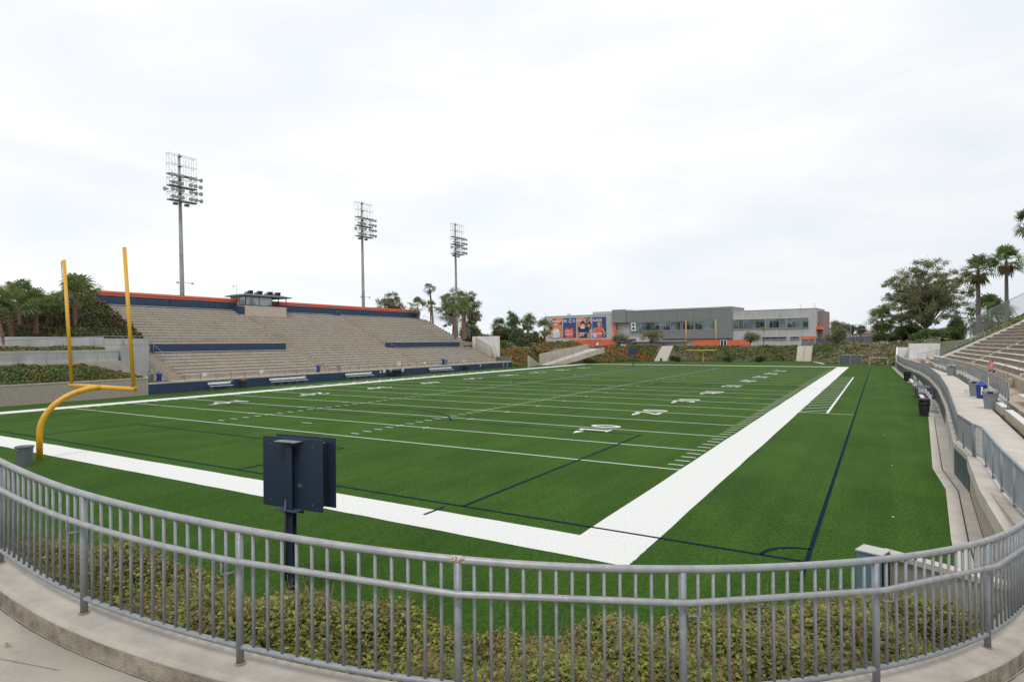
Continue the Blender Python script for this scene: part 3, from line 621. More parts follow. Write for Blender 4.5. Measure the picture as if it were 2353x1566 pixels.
def can(name, x, y, z, label, mat, r=.28, h=.78, group=None, lid=None):
    t = thing(name, label, 'trash can', (x, y, z), group); m = MB()
    m.lathe((x, y, z), [(r * .80, 0), (r * .82, .02), (r * .98, h - .12), (r * 1.0, h - .1), (r * 1.0, h - .05), (r * 1.1, h - .045), (r * 1.1, h), (r * 1.03, h), (r * .98, h - .02), (r * .75, .06)], 24, cap=False)
    m.lathe((x, y, z), [(.001, .02), (r * .8, .02)], 24, False); m.build('body', mat, t, True)
    if lid == 'slot':
        m = MB(); m.lathe((x, y, z + h), [(r * 1.12, 0), (r * 1.14, .05), (r * 1.1, .06)], 24); m.build('rim', mat, t, True)
        m = MB()
        for k in range(4): a = k * math.pi / 2 + .4; m.obox((x + .92 * r * math.cos(a), y + .92 * r * math.sin(a), z + h + .13), (.09 * -math.sin(a), .09 * math.cos(a), 0), (.02 * math.cos(a), .02 * math.sin(a), 0), (0, 0, .08))
        m.lathe((x, y, z + h + .20), [(r * 1.08, 0), (r * 1.05, .07), (r * .9, .12), (r * .5, .15), (.01, .16)], 24); m.build('hood', mat, t, True)
        MB().lathe((x, y, z + h + .06), [(r * .70, 0), (r * .70, .14)], 16).build('opening', BLACK, t)
        MB().lathe((x, y, z), [(r * 1.08, -.0), (r * 1.08, .03), (r * .9, .04)], 20).build('base', mat, t)
    elif lid == 'peak':
        m = MB(); w = r * 1.05; m.add([(x - w, y - w, z + h), (x + w, y - w, z + h), (x + w, y + w, z + h), (x - w, y + w, z + h), (x, y, z + h + .28)], [(0, 1, 4), (1, 2, 4), (2, 3, 4), (3, 0, 4), (3, 2, 1, 0)]); m.build('lid', mat, t)
        m = MB(); m.add([(x - .07 - w * .0, y - w - .01 + .12, z + h + .06), (x + .07, y - w + .11, z + h + .06), (x + .07, y - w + .17, z + h + .15), (x - .07, y - w + .17, z + h + .15)], [(0, 1, 2, 3)]); m.build('emblem', WHITE, t)
        m = MB(); m.box(x - .05, x + .05, y - r * 1.03, y - r * 1.0, z + .25, z + h - .1); m.build('sticker', WHITE, t)
    elif lid == 'dome':
        m = MB(); m.lathe((x, y, z + h), [(r * 1.1, 0), (r * 1.12, .10), (r * 1.02, .2), (r * .7, .27), (.01, .29)], 24); m.build('hood', mat, t, True)
        a = math.atan2(CAM[1] - y, CAM[0] - x); c = (x + r * 1.05 * math.cos(a), y + r * 1.05 * math.sin(a), z + h + .10)
        MB().obox(c, (-.13 * math.sin(a), .13 * math.cos(a), 0), (.03 * math.cos(a), .03 * math.sin(a), 0), (0, 0, .06)).build('opening', BLACK, t)
    elif lid is None:
        for k in (0, 1):
            a = math.radians(-60 + 180 * k); m = MB(); m.obox((x + r * 1.04 * math.cos(a), y + r * 1.04 * math.sin(a), z + h - .12), (-.07 * math.sin(a), .07 * math.cos(a), 0), (.02 * math.cos(a), .02 * math.sin(a), 0), (0, 0, .035)); m.build('handle', mat, t)
    return t
can('trash_can', -23.95, -3.1, 0, 'open grey round trash can beside the foot of the near yellow goal post', GREYP, .31, .82)

# ================================================================== WEST STAND
XW = -56.3; TR = .762; RI = .356; XR0 = -59.3; ZW = 1.2
def xr(k): return XR0 - TR * (k - 1)          # riser of row k (1..25)
def zr(k): return ZW + RI * k                 # tread of row k
WSY0, WSY1 = 24.2, 86.0
def west_stand():
    t = thing('grandstand', 'long concrete grandstand with aluminium benches across the far left side of the field', 'grandstand', (-68, 55, 0))
    m = MB()
    def block(y0, y1, k0, k1, half=False):
        for k in range(k0, k1 + 1): m.box(xr(k) - TR, xr(k), y0, y1, max(zr(k) - 1.2, -.0), zr(k))
    A1, A2 = (43.4, 45.2), (63.0, 64.8)
    block(WSY0, A1[0], 1, 8); block(A1[1], A2[0], 1, 25); block(A2[1], WSY1, 1, 8)
    block(23.0, A1[0], 11, 25); block(A2[1], 88, 11, 25)
    for a in (A1, A2):
        block(a[0], a[1], 1, 25)
        for k in range(1, 26): m.box(xr(k), xr(k) + .34, a[0] + .05, a[1] - .05, zr(k - 1) - .1 if k > 1 else ZW - .1, zr(k) - RI / 2)
    for y0, y1 in ((20.5, A1[0]), (A2[1], 88)): m.box(xr(11), xr(8) - TR, y0, y1, 3.2, 4.90)      # cross aisle
    m.box(XR0, XW - .22, 19.3, 89.6, .0, ZW)
    # stairs at both ends of the lower tier
    for y0, y1 in ((21.9, 24.15), (86.05, 88)):
        for k in range(1, 11): m.box(xr(k) - TR, xr(k), y0, y1, max(0, zr(k) - 1.2), zr(k)); m.box(xr(k), xr(k) + .36, y0 + .03, y1 - .03, zr(k) - RI - .1, zr(k) - RI / 2)
    for k in range(11, 26): m.box(xr(k) - TR, xr(k), 88, 89.6, zr(k) - 1.2, zr(k) - .1)
    m.build('tiers', CONC_T, t)
    def bench(k, y0, y1):
        b = MB(); x = xr(k) - .14; z = zr(k) + .02 if k > 1 else zr(k) + .02
        # seat fixed on brackets to the riser edge, a foot above the tread in front
        b.box(x - .10, x + .20, y0, y1, zr(k) + .10, zr(k) + .15)
        y = y0 + .4
        while y < y1: b.box(x - .08, x + .10, y - .03, y + .03, zr(k), zr(k) + .10); y += 1.83
        return b
    # bench seats: each sits above its tread
    for k in range(1, 26):
        secs = []
        if k <= 8: secs = [(WSY0 + .1, A1[0] - .05), (A1[1] + .05, A2[0] - .05), (A2[1] + .05, WSY1 - .1)]
        elif k in (9, 10): secs = [(A1[1] + .05, A2[0] - .05)]
        else:
            hi = 43.0 if k >= 22 else A1[0] - .05
            secs = [(max(24.1, 24.0), hi), (A1[1] + .05, A2[0] - .05), (A2[1] + .05, 87.8)]
            if k >= 22: secs[1] = (52.4, A2[0] - .05)
        for y0, y1 in secs: bench(k, y0, y1).build('bench', ALU, t)
    # navy walls
    for y0, y1 in ((24.2, 42.95), (63.4, 84.6)):
        w = MB(); w.box(xr(8) - TR - .2, xr(8) - TR + .02, y0, y1, zr(8) - .1, 5.12); w.build('mid_wall', NAVY, t, ); 
        w = MB(); w.box(xr(8) - TR - .22, xr(8) - TR + .04, y0 - .02, y1 + .02, 5.121, 5.16); w.build('wall_cap', CONC_W, t)
    w = MB(); w.box(-78.75, -78.42, 23.8, 88.0, 8.5, 11.45); bw = w.build('back_wall', NAVY, t)
    for z0, z1, mt, nm in ((11.451, 11.60, ORANGE, 'orange_stripe'), (11.601, 11.72, P('dull_red', (.13, .045, .06), .6), 'dark_stripe'), (11.721, 12.02, ORANGE, 'orange_coping')):
        o = .03 if mt is ORANGE else .0; MB().box(-78.8 - o, -78.40 + o, 23.8, 88.0, z0, z1).build(nm, mt, bw)
    w = MB(); w.box(-78.41, -78.38, 44.6, 44.66, 10, 11.4); w.box(-78.41, -78.38, 33.9, 33.93, 10, 11.4); w.box(-78.41, -78.38, 71, 71.03, 10, 11.4); w.build('wall_joints', BLACK, bw)
    return t
west_stand()
def blue_wall():
    t = thing('boundary_wall', 'low navy blue wall along the far left sideline below the grandstand', 'wall', (XW, 54, 0))
    MB().box(XW - .2, XW, 19.1, 89.9, -.03, 1.04).build('wall', NAVY, t); MB().box(XW - .23, XW + .02, 19.08, 89.92, 1.041, 1.20).build('cap', CONC_W, t)
    MB().box(XW - .2, XW + .06, 19.0, 19.09, -.03, 1.9).build('end_post', CONC_W, t)
    for y in (86.3, 87.8): MB().box(XW + .001, XW + .03, y, y + .45, .05, 1.0).build('panel', GALV, t)
    for i, y in enumerate((38.3, 52.2, 67.0, 78.4)): MB().box(XW + .001, XW + .03, y, y + .28, .62, .9).build('outlet_box', WHITE, t)
    for y in (27.9, 29.6): MB().box(XW + .001, XW + .035, y, y + .55, .75, 1.12).build('outlet_box', GALV, t)
    for y in (52.0 + .9, 54.3, 57.0): MB().box(XW + .001, XW + .035, y, y + .5, .62, 1.05).build('outlet_box', WHITE, t)
blue_wall()
def rail(name, label, pts, h=1.0, post=1.83, r=.024, mid=(), pick=0, mat=GALV_D, bottom=None, cat='railing', group=None, panel=None):
    """pipe railing along a 3D polyline"""
    P_ = [np.array(p, float) for p in pts]; t = thing(name, label, cat, tuple(P_[0]), group)
    up = np.array([0, 0, h])
    MB().tube([p + up for p in P_], r, 8).build('top_rail', mat, t, True)
    for mz in mid: MB().tube([p + np.array([0, 0, mz]) for p in P_], r * .8, 6).build('mid_rail', mat, t, True)
    if bottom: MB().tube([p + np.array([0, 0, bottom]) for p in P_], r * .8, 6).build('bottom_rail', mat, t, True)
    D = [0]
    for a, b in zip(P_, P_[1:]): D.append(D[-1] + np.linalg.norm(b - a))
    def pos(s):
        for i in range(len(P_) - 1):
            if s <= D[i + 1] + 1e-6: f = (s - D[i]) / (D[i + 1] - D[i]); return P_[i] * (1 - f) + P_[i + 1] * f
        return P_[-1]
    n = max(1, round(D[-1] / post)); np_ = 0
    st = MB()
    for i in range(n + 1):
        p = pos(D[-1] * i / n)
        if i < 100: MB().tube([p, p + up], r * 1.05, 8).build('post', mat, t, True)
        else: st.tube([p, p + up], r * 1.05, 8)
    if pick:
        m = MB(); nn = int(D[-1] / pick); cnt = 0
        stuff = MB() if nn > 100 else None
        for i in range(1, nn):
            p = pos(D[-1] * i / nn)
            if stuff is not None: stuff.tube([p + np.array([0, 0, bottom or .1]), p + up], .011, 5, False)
            else: MB().tube([p + np.array([0, 0, bottom or .1]), p + up], .011, 5, False).build('picket', mat, t)
        if stuff is not None: o = stuff.build('pickets', mat, t); o['kind'] = 'stuff'
    if panel is not None:
        V = []; F = []
        for p in P_: V += [tuple(p + np.array([0, 0, .05])), tuple(p + up)]
        for i in range(len(P_) - 1): F.append((2 * i, 2 * i + 2, 2 * i + 3, 2 * i + 1))
        MB().add(V, F).build('mesh_panel', panel, t)
    return t
rail('stand_railing', 'long grey pipe railing on top of the navy wall in front of the grandstand', [(XW - .11, 19.3, 1.2), (XW - .11, 89.8, 1.2)], .95, 1.83, .026, mid=(), bottom=.10)
rail('stand_railing', 'short railing on the left navy upper wall of the grandstand', [(-65.5, 20.6, 5.0), (-65.5, 42.9, 5.16)], .95, 2.3, .022, mid=(.5,))
rail('stand_railing', 'short railing on the right navy upper wall of the grandstand', [(-65.5, 63.4, 5.16), (-65.5, 84.5, 5.16)], .9, 2.3, .022, mid=(.5,))
for y, nm, kk in ((44.3, 'left aisle', ((1, 8), (11, 24))), (63.9, 'right aisle', ((1, 8), (11, 25)))):
    for a, b in kk:
        rail('aisle_railing', f'thin sloping handrail up the {nm} of the grandstand, {"lower" if a == 1 else "upper"} flight', [(xr(a) + .1, y, zr(a)), (xr(b), y, zr(b))], .85, 2.6, .02)
rail('aisle_railing', 'sloping handrail on the field side of the stairs at the near end of the grandstand', [(XR0 + 1.0, 21.9, 1.2), (xr(10), 21.9, zr(10))], 1.0, 2.0, .028, mid=(.5,), mat=GALV)
rail('aisle_railing', 'sloping handrail between the near stairs and the first benches of the grandstand', [(XR0 + .4, 24.17, 1.2), (xr(8), 24.17, zr(8))], 1.0, 2.2, .026, mat=GALV)
rail('aisle_railing', 'sloping railing with bars at the far lower end of the grandstand', [(XR0 + .8, 88.1, 1.2), (xr(8), 88.1, zr(8))], 1.05, 1.6, .026, mid=(.2,), pick=.3, mat=GALV_L)
rail('aisle_railing', 'sloping stepped railing up the far upper end of the grandstand', [(xr(11), 88.3, zr(11)), (xr(25), 88.3, zr(25))], .95, 3.2, .026, mid=(.1,), mat=GALV_D)
rail('chain_link_fence', 'sloping chain link fence climbing behind the far end of the grandstand', [(xr(11) - .5, 91.2, 5.6), (-73, 93.5, 8.4), (-81, 95.5, 10.5)], 2.0, 3.2, .03, mat=GALV_D, panel=CHAIN, cat='fence')
rail('stand_railing', 'low mesh railing at the far corner of the navy wall', [(XW - .15, 89.8, 1.15), (XR0 - .5, 90.0, 1.15)], .95, 1.2, .024, mid=(.1,), mat=GALV_D, panel=CHAIN)
def press_box():
    t = thing('press_box', 'small tan press box with dark overhanging roof on top of the grandstand', 'building', (-78.7, 48.4, 9.3))
    x0, x1, y0, y1 = -80.0, -76.3, 44.3, 51.8; zb, zs, zw, zt = 8.7, 11.0, 12.28, 12.4
    MB().box(x0, x1, y0, y1, zb, zs).build('lower_wall', TAN, t)
    MB().box(x0 + .1, -79.6, y0 + .08, y0 + 5.3, zs, zt).build('rear_wall', P('pale_inside', (.50, .50, .48), .8), t)
    MB().box(x0 - .02, x0 + .12, y0, y0 + 2.2, zs, zt).build('side_wall', TAN, t)
    MB().box(x0 + .1, x1 - 1.6, y0 - .001, y0 + .06, zs, zt).build('side_wall', TAN, t)
    fr = MB()
    for y in (y0, y0 + 2.35, y0 + 4.7, y1 - .1): fr.box(x1 - .09, x1 + .01, y, y + .1, zs, zt)
    fr.box(x1 - .1, x1 + .02, y0 - .02, y1 + .02, zs - .03, zs + .07); fr.box(x1 - .09, x1 + .012, y0, y1, zw, zt - .02)
    for x in (x0, x0 + 1.7): fr.box(x, x + .1, y1 - .1, y1 + .01, zs, zt); fr.box(x, x + .1, y0 - .01, y0 + .09, zs, zt)
    fr.box(x0, x1, y0 - .02, y0 + .08, zs - .03, zs + .05); fr.build('frame', NAVY_S, t)
    for a, b in ((.1, 2.35), (2.45, 4.7)): w = MB().box(x1 - .05, x1 - .03, y0 + a, y0 + b, zs + .07, zw); w.build('window', GLASS_L, t)
    MB().box(x1 - 1.5, x1 - .1, y0 + .02, y0 + .04, zs + .08, zw).build('window', GLASS_L, t)
    MB().box(-79.5, -79.3, y0 + 4.9, y0 + 6.5, zs, zt - .1).build('partition', P('pale_inside2', (.42, .44, .43), .8), t)
    MB().box(x0 + .1, x0 + .2, y0 + 5.9, y1 - 1.0, zs, zt).build('door', TAN, t)
    m = MB(); e = .62; V = [(x0 - e, y0 - e, zt), (x1 + e, y0 - e, zt), (x1 + e, y1 + e, zt), (x0 - e, y1 + e, zt)]
    V += [(a, b, zt + .13) for a, b, _ in V]; V += [(x0 + .4, y0 + .4, zt + .42), (x1 - .4, y0 + .4, zt + .42), (x1 - .4, y1 - .4, zt + .42), (x0 + .4, y1 - .4, zt + .42)]
    m.add(V, [(3, 2, 1, 0), (0, 1, 5, 4), (1, 2, 6, 5), (2, 3, 7, 6), (3, 0, 4, 7), (4, 5, 9, 8), (5, 6, 10, 9), (6, 7, 11, 10), (7, 4, 8, 11), (8, 9, 10, 11)]); m.build('roof', ROOFD, t)
    MB().box(x0 - .3, x1 - .2, y0 - .9, y0 - .02, zb - .3, 10.8).build('stair_wall', NAVY, t)
    zt += .38
    for i, (y, lb) in enumerate(((46.3, 'black loudspeaker facing left on the press box roof, leftmost'), (48.0, 'tilted loudspeaker horn with pale back, second from left on the press box roof'), (49.9, 'tilted loudspeaker horn, third from left on the press box roof'), (51.4, 'pale loudspeaker horn at the right end of the press box roof'))):
        s = thing('loudspeaker', lb, 'loudspeaker', (-78.0, y, zt), 'loudspeakers on the press box roof'); m = MB()
        tl = .25 if i else 0; m.add([(-78.35, y - .25, zt + .08), (-77.75, y - .33, zt), (-77.75, y + .33, zt), (-78.35, y + .25, zt + .08), (-78.35, y - .2, zt + .62 + tl * .4), (-77.6, y - .33, zt + .66), (-77.6, y + .33, zt + .66), (-78.35, y + .2, zt + .62 + tl * .4)], [(3, 2, 1, 0), (4, 5, 6, 7), (0, 1, 5, 4), (1, 2, 6, 5), (2, 3, 7, 6), (3, 0, 4, 7)])
        m.build('cabinet', DARK, s)
        MB().lathe((-78.5, y - .35, zt + .3), [(.02, -.22), (.2, -.16), (.26, 0), (.22, .15), (.02, .26)], 12).build('driver', P('speaker_grey', (.32, .31, .31), .6), s, True)
        MB().box(-78.3, -77.9, y - .03, y + .03, zt - .25, zt + .06).build('bracket', GALV_D, s)
    for y, lb in ((43.95, 'thin curved camera mast at the left of the press box roof'), (50.7, 'thin curved camera mast between the two right loudspeakers')):
        s = thing('camera_mast', lb, 'camera mast', (-78, y, zt - .3)); h = 1.3 if y < 45 else .7
        MB().tube([(-78, y, zt - .3), (-78, y, zt + h - .25), (-78, y - .12, zt + h - .05), (-78, y - .32, zt + h), (-78, y - .5, zt + h - .12)], .022, 6).build('mast', GALV_L, s)
        MB().lathe((-78, y - .5, zt + h - .33), [(.01, 0), (.08, .05), (.08, .16), (.05, .21)], 8).build('camera', GALV, s)
press_box()

def team_bench(label, u, y0, y1, x=-56.75 + 1.0, group='team benches below the navy wall'):
    t = thing('team_bench', label, 'bench', (x, y0, 0), group); s = 1
    MB().box(x - .02, x + .24, y0, y1, .44, .48).build('seat', WHITE, t); MB().box(x - .30, x - .27, y0, y1, .62, .88).build('backrest', WHITE, t)
    n = max(2, round((y1 - y0) / 1.1))
    for i in range(n):
        y = y0 + .25 + (y1 - y0 - .5) * i / (n - 1); m = MB()
        m.tube([(x + .38, y, .03), (x - .35, y, .03)], .02, 6); m.tube([(x - .18, y, .03), (x - .18, y, .44), (x - .26, y, .85)], .02, 6); m.tube([(x + .18, y, .03), (x + .18, y, .44), (x - .2, y, .43)], .02, 6); m.build('leg', GALV, t)
    return t
for lb, y0, y1 in (('short white bench with backrest below the navy wall, nearest the left end', 25.3, 28.0), ('white bench with backrest, second from the left along the navy wall', 33.1, 38.5), ('third white bench from the left along the navy wall, left of the dark table', 45.2, 50.3), ('white bench with backrest, farthest along the navy wall, right of the dark table', 63.3, 69.4)):
    team_bench(lb, 0, y0, y1)
def dark_table(x0, x1, y0, y1, h, label):
    t = thing('table', label, 'table', ((x0 + x1) / 2, (y0 + y1) / 2, 0)); MB().box(x0, x1, y0, y1, h - .05, h).build('tabletop', NAVY, t)
    for x in (x0 + .05, x1 - .13):
        for y in (y0 + .05, y1 - .13): MB().box(x, x + .08, y, y + .08, 0, h - .05).build('leg', NAVY, t)
    MB().box(x0 + .1, x1 - .1, y0 + .1, y1 - .1, .25, .29).build('shelf', NAVY, t)
dark_table(-56.2, -55.3, 53.7, 56.6, .95, 'dark blue table standing against the navy wall below the grandstand')
can('trash_can', -55.85, 29.5, 0, 'dark brown hooded trash bin right of the nearest white bench by the navy wall', BROWNP, .30, .72, lid='dome')
can('trash_can', -55.85, 73.5, 0, 'dark brown hooded trash bin at the far end of the navy wall', BROWNP, .34, .80, lid='dome')
can('trash_can', -57.3, 19.9, 1.2, 'grey bin behind the railing at the left end of the navy wall', GREYP, .28, .8)
can('recycling_bin', -57.3, 20.75, 1.2, 'blue recycling bin behind the railing at the near end of the grandstand', BLUEP, .28, .78, lid='peak')
can('recycling_bin', -57.3, 41.6, 1.2, 'blue recycling bin behind the railing in the middle of the grandstand walkway', BLUEP, .33, .85, lid='peak')
can('trash_can', -57.3, 45.2, 1.2, 'pale grey bin behind the railing, right of the middle blue bin', GREYPL, .30, .85)
can('recycling_bin', -57.3, 68.6, 1.2, 'blue recycling bin behind the railing at the far end of the grandstand', BLUEP, .34, .9, lid='peak')
can('trash_can', -57.3, 69.6, 1.2, 'pale grey bin beside the far blue bin behind the railing', GREYPL, .32, .9)
can('trash_can', -62.0, 21.2, 2.3, 'grey hooded bin on the landing beside the near stairs of the grandstand', GREYPL, .36, .95, lid='dome')
for y, c, lb in ((24.9, WHITE, 'small white notice hung on the railing at the near end of the navy wall'), (32.0, WHITE, 'small white notice on the railing above the second white bench'), (46.9, P('sky_notice', (.35, .5, .62), .6), 'small pale blue notice on the railing beside the grey bin'), (56.1, P('pink_notice', (.75, .62, .58), .6), 'larger pinkish notice on the railing above the dark table'), (62.4, WHITE, 'white notice on the railing near the right aisle'), (73.2, WHITE, 'small white notice on the railing right of the far bins')):
    s = .8 if 'larger' in lb else .5; tag(MB().box(XW - .075, XW - .06, y, y + s, 1.55, 1.55 + s * .8).build('notice', c), lb, 'notice')

# ---- retaining walls and ramp at the near end of the stand
tag(MB().box(-56.55, -56.2 + .0, -14, 18.98, -.03, 1.62).build('retaining_wall', SPLIT), 'long beige split block retaining wall left of the navy wall', 'wall')
tag(MB().box(-56.6, -56.17, -14, 18.98, 1.621, 1.72).build('wall_cap', CONC), 'pale concrete coping along the top of the beige block wall', 'coping')
m = MB(); m.box(-60.75, -60.5, -16, 18.4, 2.4, 4.55); tag(m.build('ramp_wall', CONC_G), 'grey stained concrete ramp wall above the flowering bed at far left', 'wall')
m = MB(); m.prism([(-60.499, 18.4), (-60.499, -16), (-60.2, -16), (-60.2, 18.6)], 2.4, 3.42); m.prism([(-60.2, 18.6), (-59.9, 19.7), (-60.2, 19.7), (-60.5, 18.6)], 1.2, [3.42, 2.0, 2.0, 3.42])
tag(m.build('retaining_wall', CONC), 'low tan concrete wall directly behind the flowering bed', 'wall')
rail('ramp_railing', 'thin grey mesh railing in front of the lower ramp wall', [(-60.3, -14, 3.4), (-60.3, 18.5, 3.42)], .92, 2.2, .02, mat=GALV_D)
m = MB(); m.prism([(-64.5, -16), (-64.5, 19), (-64.8, 19), (-64.8, -16)][::-1], 3.3, [5.9, 5.9, 4.2, 4.2]); m.box(-64.8, -64.5, 19.001, 23.6, 3.3, 5.75)
tag(m.build('ramp_wall', CONC_G), 'upper grey concrete ramp wall in front of the palms', 'wall')
rail('ramp_railing', 'grey pipe railing rising along the upper ramp wall in front of the palms', [(-64.35, -14, 3.35), (-64.35, 10.2, 4.55), (-64.35, 19.0, 5.0), (-64.35, 23.7, 5.0)], 1.0, 2.9, .032, mid=(.08,), mat=GALV)
m = MB(); m.prism([(-60.6, 18.7), (-61.2, 21.8), (-65.3, 21.8), (-65.3, 18.7)], 1.2, 4.9); tag(m.build('stair_wall', CONC_G), 'tall smooth grey concrete wall beside the near stairs of the grandstand', 'wall')
m = MB(); m.prism([(-61.0, -14), (-61.0, 18.6), (-64.4, 18.6), (-64.4, -14)], 3.0, [3.6, 4.6, 4.6, 3.6]); tag(m.build('planter', CONC), 'planter ledge between the two grey ramp walls', 'planter')
struct(MB().box(-61.1, -56.6, 19.0, 21.85, 0, 1.2).build('landing', CONC_T))
m = MB()
for k in range(4): m.box(-60.0 - .4 * k - .4, -60.0 - .4 * k, 19.1, 21.8, 1.2, 1.2 + .18 * (k + 1))
m.box(-63.5, -61.6, 19.1, 21.8, 1.2, 2.1); struct(m.build('landing_steps', CONC_T))
rail('stair_railing', 'short sloping handrail beside the grey bin on the landing', [(-58.9, 19.3, 1.2), (-61.6, 19.3, 2.1)], .9, 1.4, .026, mat=GALV)

# ================================================================== light towers
def light_tower():
    t = thing('light_tower', 'x', 'light tower', (0, 0, 0)); H = 25.6      # measured from its foot at z 8
    MB().tube([(0, 0, -3), (0, 0, 6), (0, 0, 18), (0, 0, H)], [.34, .31, .23, .15], 14).build('pole', P('pole_grey', (.40, .41, .41), .6, .1, c2=(.30, .29, .27), scale=1, streak=.15), t, True)
    fr = P('tower_frame', (.36, .37, .375), .55, .1)
    def cage(z0, z1, tiers):
        m = MB(); hw = 2.1
        for y in (-hw, -1.25, -.4, .45, 1.3, hw):
            for x in (.25, .95): m.tube([(x, y, z0), (x, y, z1)], .022, 4, False)
        for k in range(tiers + 1):
            z = z0 + (z1 - z0) * k / tiers
            for x in (.25, .95): m.tube([(x, -hw, z), (x, hw, z)], .03, 5)
            for y in (-hw, 0, hw): m.tube([(0, y * .0 + y, z), (.95, y, z)], .022, 4)
        for k in range(tiers):
            za = z0 + (z1 - z0) * k / tiers; zb = z0 + (z1 - z0) * (k + 1) / tiers
            for a, b in ((-hw, -.9), (hw, .9), (-.9, -hw * .3), (.9, hw * .3)): m.tube([(.25, a, zb), (.25, b, za)], .016, 4, False)
        m.build('frame', fr, t); MB().box(.15, 1.05, -hw, hw, z0 - .16, z0 - .05).build('platform', GALV_D, t)
    cage(22.3, 25.2, 2); cage(20.6, 21.7, 1); cage(18.5, 19.6, 1)
    for z in (25.2, 23.7, 22.3, 21.7, 20.6, 19.6, 18.5): MB().box(-.1, .4, -.2, .2, z - .06, z + .06).build('clamp', DARK, t)
    MS = P('lamp_shell', (.33, .34, .345), .5, .1, var=.2, scale=6, objspace=True); ML = P('lamp_glass', (.42, .45, .43), .25, var=.1, scale=8, objspace=True)
    def lampm():
        m = MB(); m.lathe((0, 0, 0), [(.05, -.30), (.13, -.26), (.14, -.12), (.27, .04), (.31, .18), (.31, .22)], 14); m.box(-.1, .1, -.1, .1, -.46, -.26); return m
    bl = lampm().build('lamp', MS, t, True)
    gl = MB().lathe((0, 0, 0), [(.0, .225), (.28, .222)], 14, False).build('lens', ML, bl)
    spots = []
    for z in (22.0, 20.95, 19.9, 18.85):
        for y in (-1.85, -1.1, -.4, .95, 1.7, 2.5): spots.append((1.2, y + R_(-.05, .05), z, .9 + R_(-.25, .15), R_(-.5, .5)))
    spots.append((1.1, -2.75, 19.75, .7, -1.3))
    for i, (x, y, z, tl, yw) in enumerate(spots):
        if i == 0: o, g = bl, gl
        else: o = bl.copy(); col.objects.link(o); o.parent = t; g = gl.copy(); col.objects.link(g); g.parent = o
        o.location = (x, y, z); o.rotation_euler = (0, math.pi / 2 + .25 + (tl - .9) * .5, yw)
    for y in (-.75, 1.0): MB().box(-.2, .3, y - .28, y + .28, 17.9, 18.25).build('ballast_box', GALV_D, t)
    MB().tube([(.1, -.9, 6.4), (.1, 1.6, 6.3)], .03, 6).build('lower_arm', GALV_D, t)
    for y in (-.8, 1.5): MB().lathe((.25, y, 6.2), [(.05, .2), (.16, .1), (.2, -.05)], 10).build('floodlight', P('flood_grey', (.25, .22, .2), .5), t)
    r = MB()
    for k in range(50): z = -1 + k * .42; r.tube([(-.0, -.30, z), (0, -.46, z)], .008, 4, False)
    r.build('climbing_rungs', GALV_D, t)
    return t
lt = light_tower()
for i, (loc, lb, sc, ln) in enumerate((((-82, 37.85, 8.0), 'tall floodlight tower nearest, rising behind the left half of the grandstand', .985, 1), ((-82, 74.9, 8.1), 'tall floodlight tower rising behind the right half of the grandstand', .985, .8), ((-82, 106.3, 6.9), 'tall floodlight tower farthest away, beside the palms beyond the grandstand', 1.065, .9))):
    o = lt if i == 0 else copy_tree(lt); o.location = loc; o['label'] = lb; o['group'] = 'floodlight towers'; o.scale = (sc,) * 3
    o.rotation_euler = (math.radians(.9) * ln, 0, 0)

# ================================================================== EAST SIDE
def polyoff(pts, d):
    P_ = [np.array(p, float) for p in pts]; out = []
    for i in range(len(P_)):
        t = P_[min(i + 1, len(P_) - 1)] - P_[max(i - 1, 0)]; t /= np.linalg.norm(t); out.append(P_[i] + d * np.array([-t[1], t[0]]))
    return out
def resample(pts, y0, y1, n=None):   # part of a plan polyline between two Y values
    P_ = sorted([tuple(p) for p in pts], key=lambda p: p[1]); ys = [p[1] for p in P_]; xs = [p[0] for p in P_]
    yy = [y0] + [y for y in ys if y0 < y < y1] + [y1]; return [(float(np.interp(y, ys, xs)), y) for y in yy]
def east_wall():
    t = thing('boundary_wall', 'long dark green and grey retaining wall curving along the right side of the turf', 'wall', (9.5, 60, 0))
    out = offs([np.array(p) for p in WALLR], .28)       # travelling south, left is east
    V = []; 
    def strip(i0, i1, z0, z1, mat, name, d0=0.0, d1=.26):
        m = MB(); seg_ = [np.array(p) for p in WALLR]; A = offs(seg_, d0); Bq = offs(seg_, d1)
        pts = A[i0:i1 + 1] + Bq[i0:i1 + 1][::-1]; m.prism([tuple(p) for p in pts], z0, z1); return m.build(name, mat, t)
    strip(0, 6, -.03, .98, GREENP, 'painted_wall'); strip(6, 7, -.03, .98, CONC_G, 'bare_wall'); strip(7, 8, -.03, .98, GREENP, 'painted_wall'); strip(8, 11, -.03, .80, SPLIT, 'block_wall', .02, .26)
    strip(0, 8, .981, 1.16, CONC, 'coping', -.02, .30); strip(8, 11, .801, 1.16, CONC_W, 'coping', -.05, .52)
    lw = MB()
    for i in range(5):
        pass
    rb = [(*p, 1.16) for p in offs([np.array(q) for q in WALLR], .12)]
    rb = [(p[0], p[1], 1.16) for p in rb]
    return rb
rb = east_wall()
rail('walkway_railing', 'long galvanised picket railing on the retaining wall along the right walkway', rb[:9], 1.04, 1.83, .03, bottom=.12, pick=.125, mat=GALV)
rail('walkway_railing', 'near stretch of galvanised picket railing with rusty joints above the split block wall', [(rb[8][0] + .04, rb[8][1] - .03, 1.16), (9.35, 9.4, 1.16), (9.22, 5.0, 1.16), (9.2, 1.5, 1.16), (9.2, -2.1, 1.16)], 1.04, 1.83, .034, bottom=.12, pick=.125, mat=P('galv_blue', (.34, .38, .42), .5, .2, c2=(.27, .30, .335), scale=5, streak=.2))
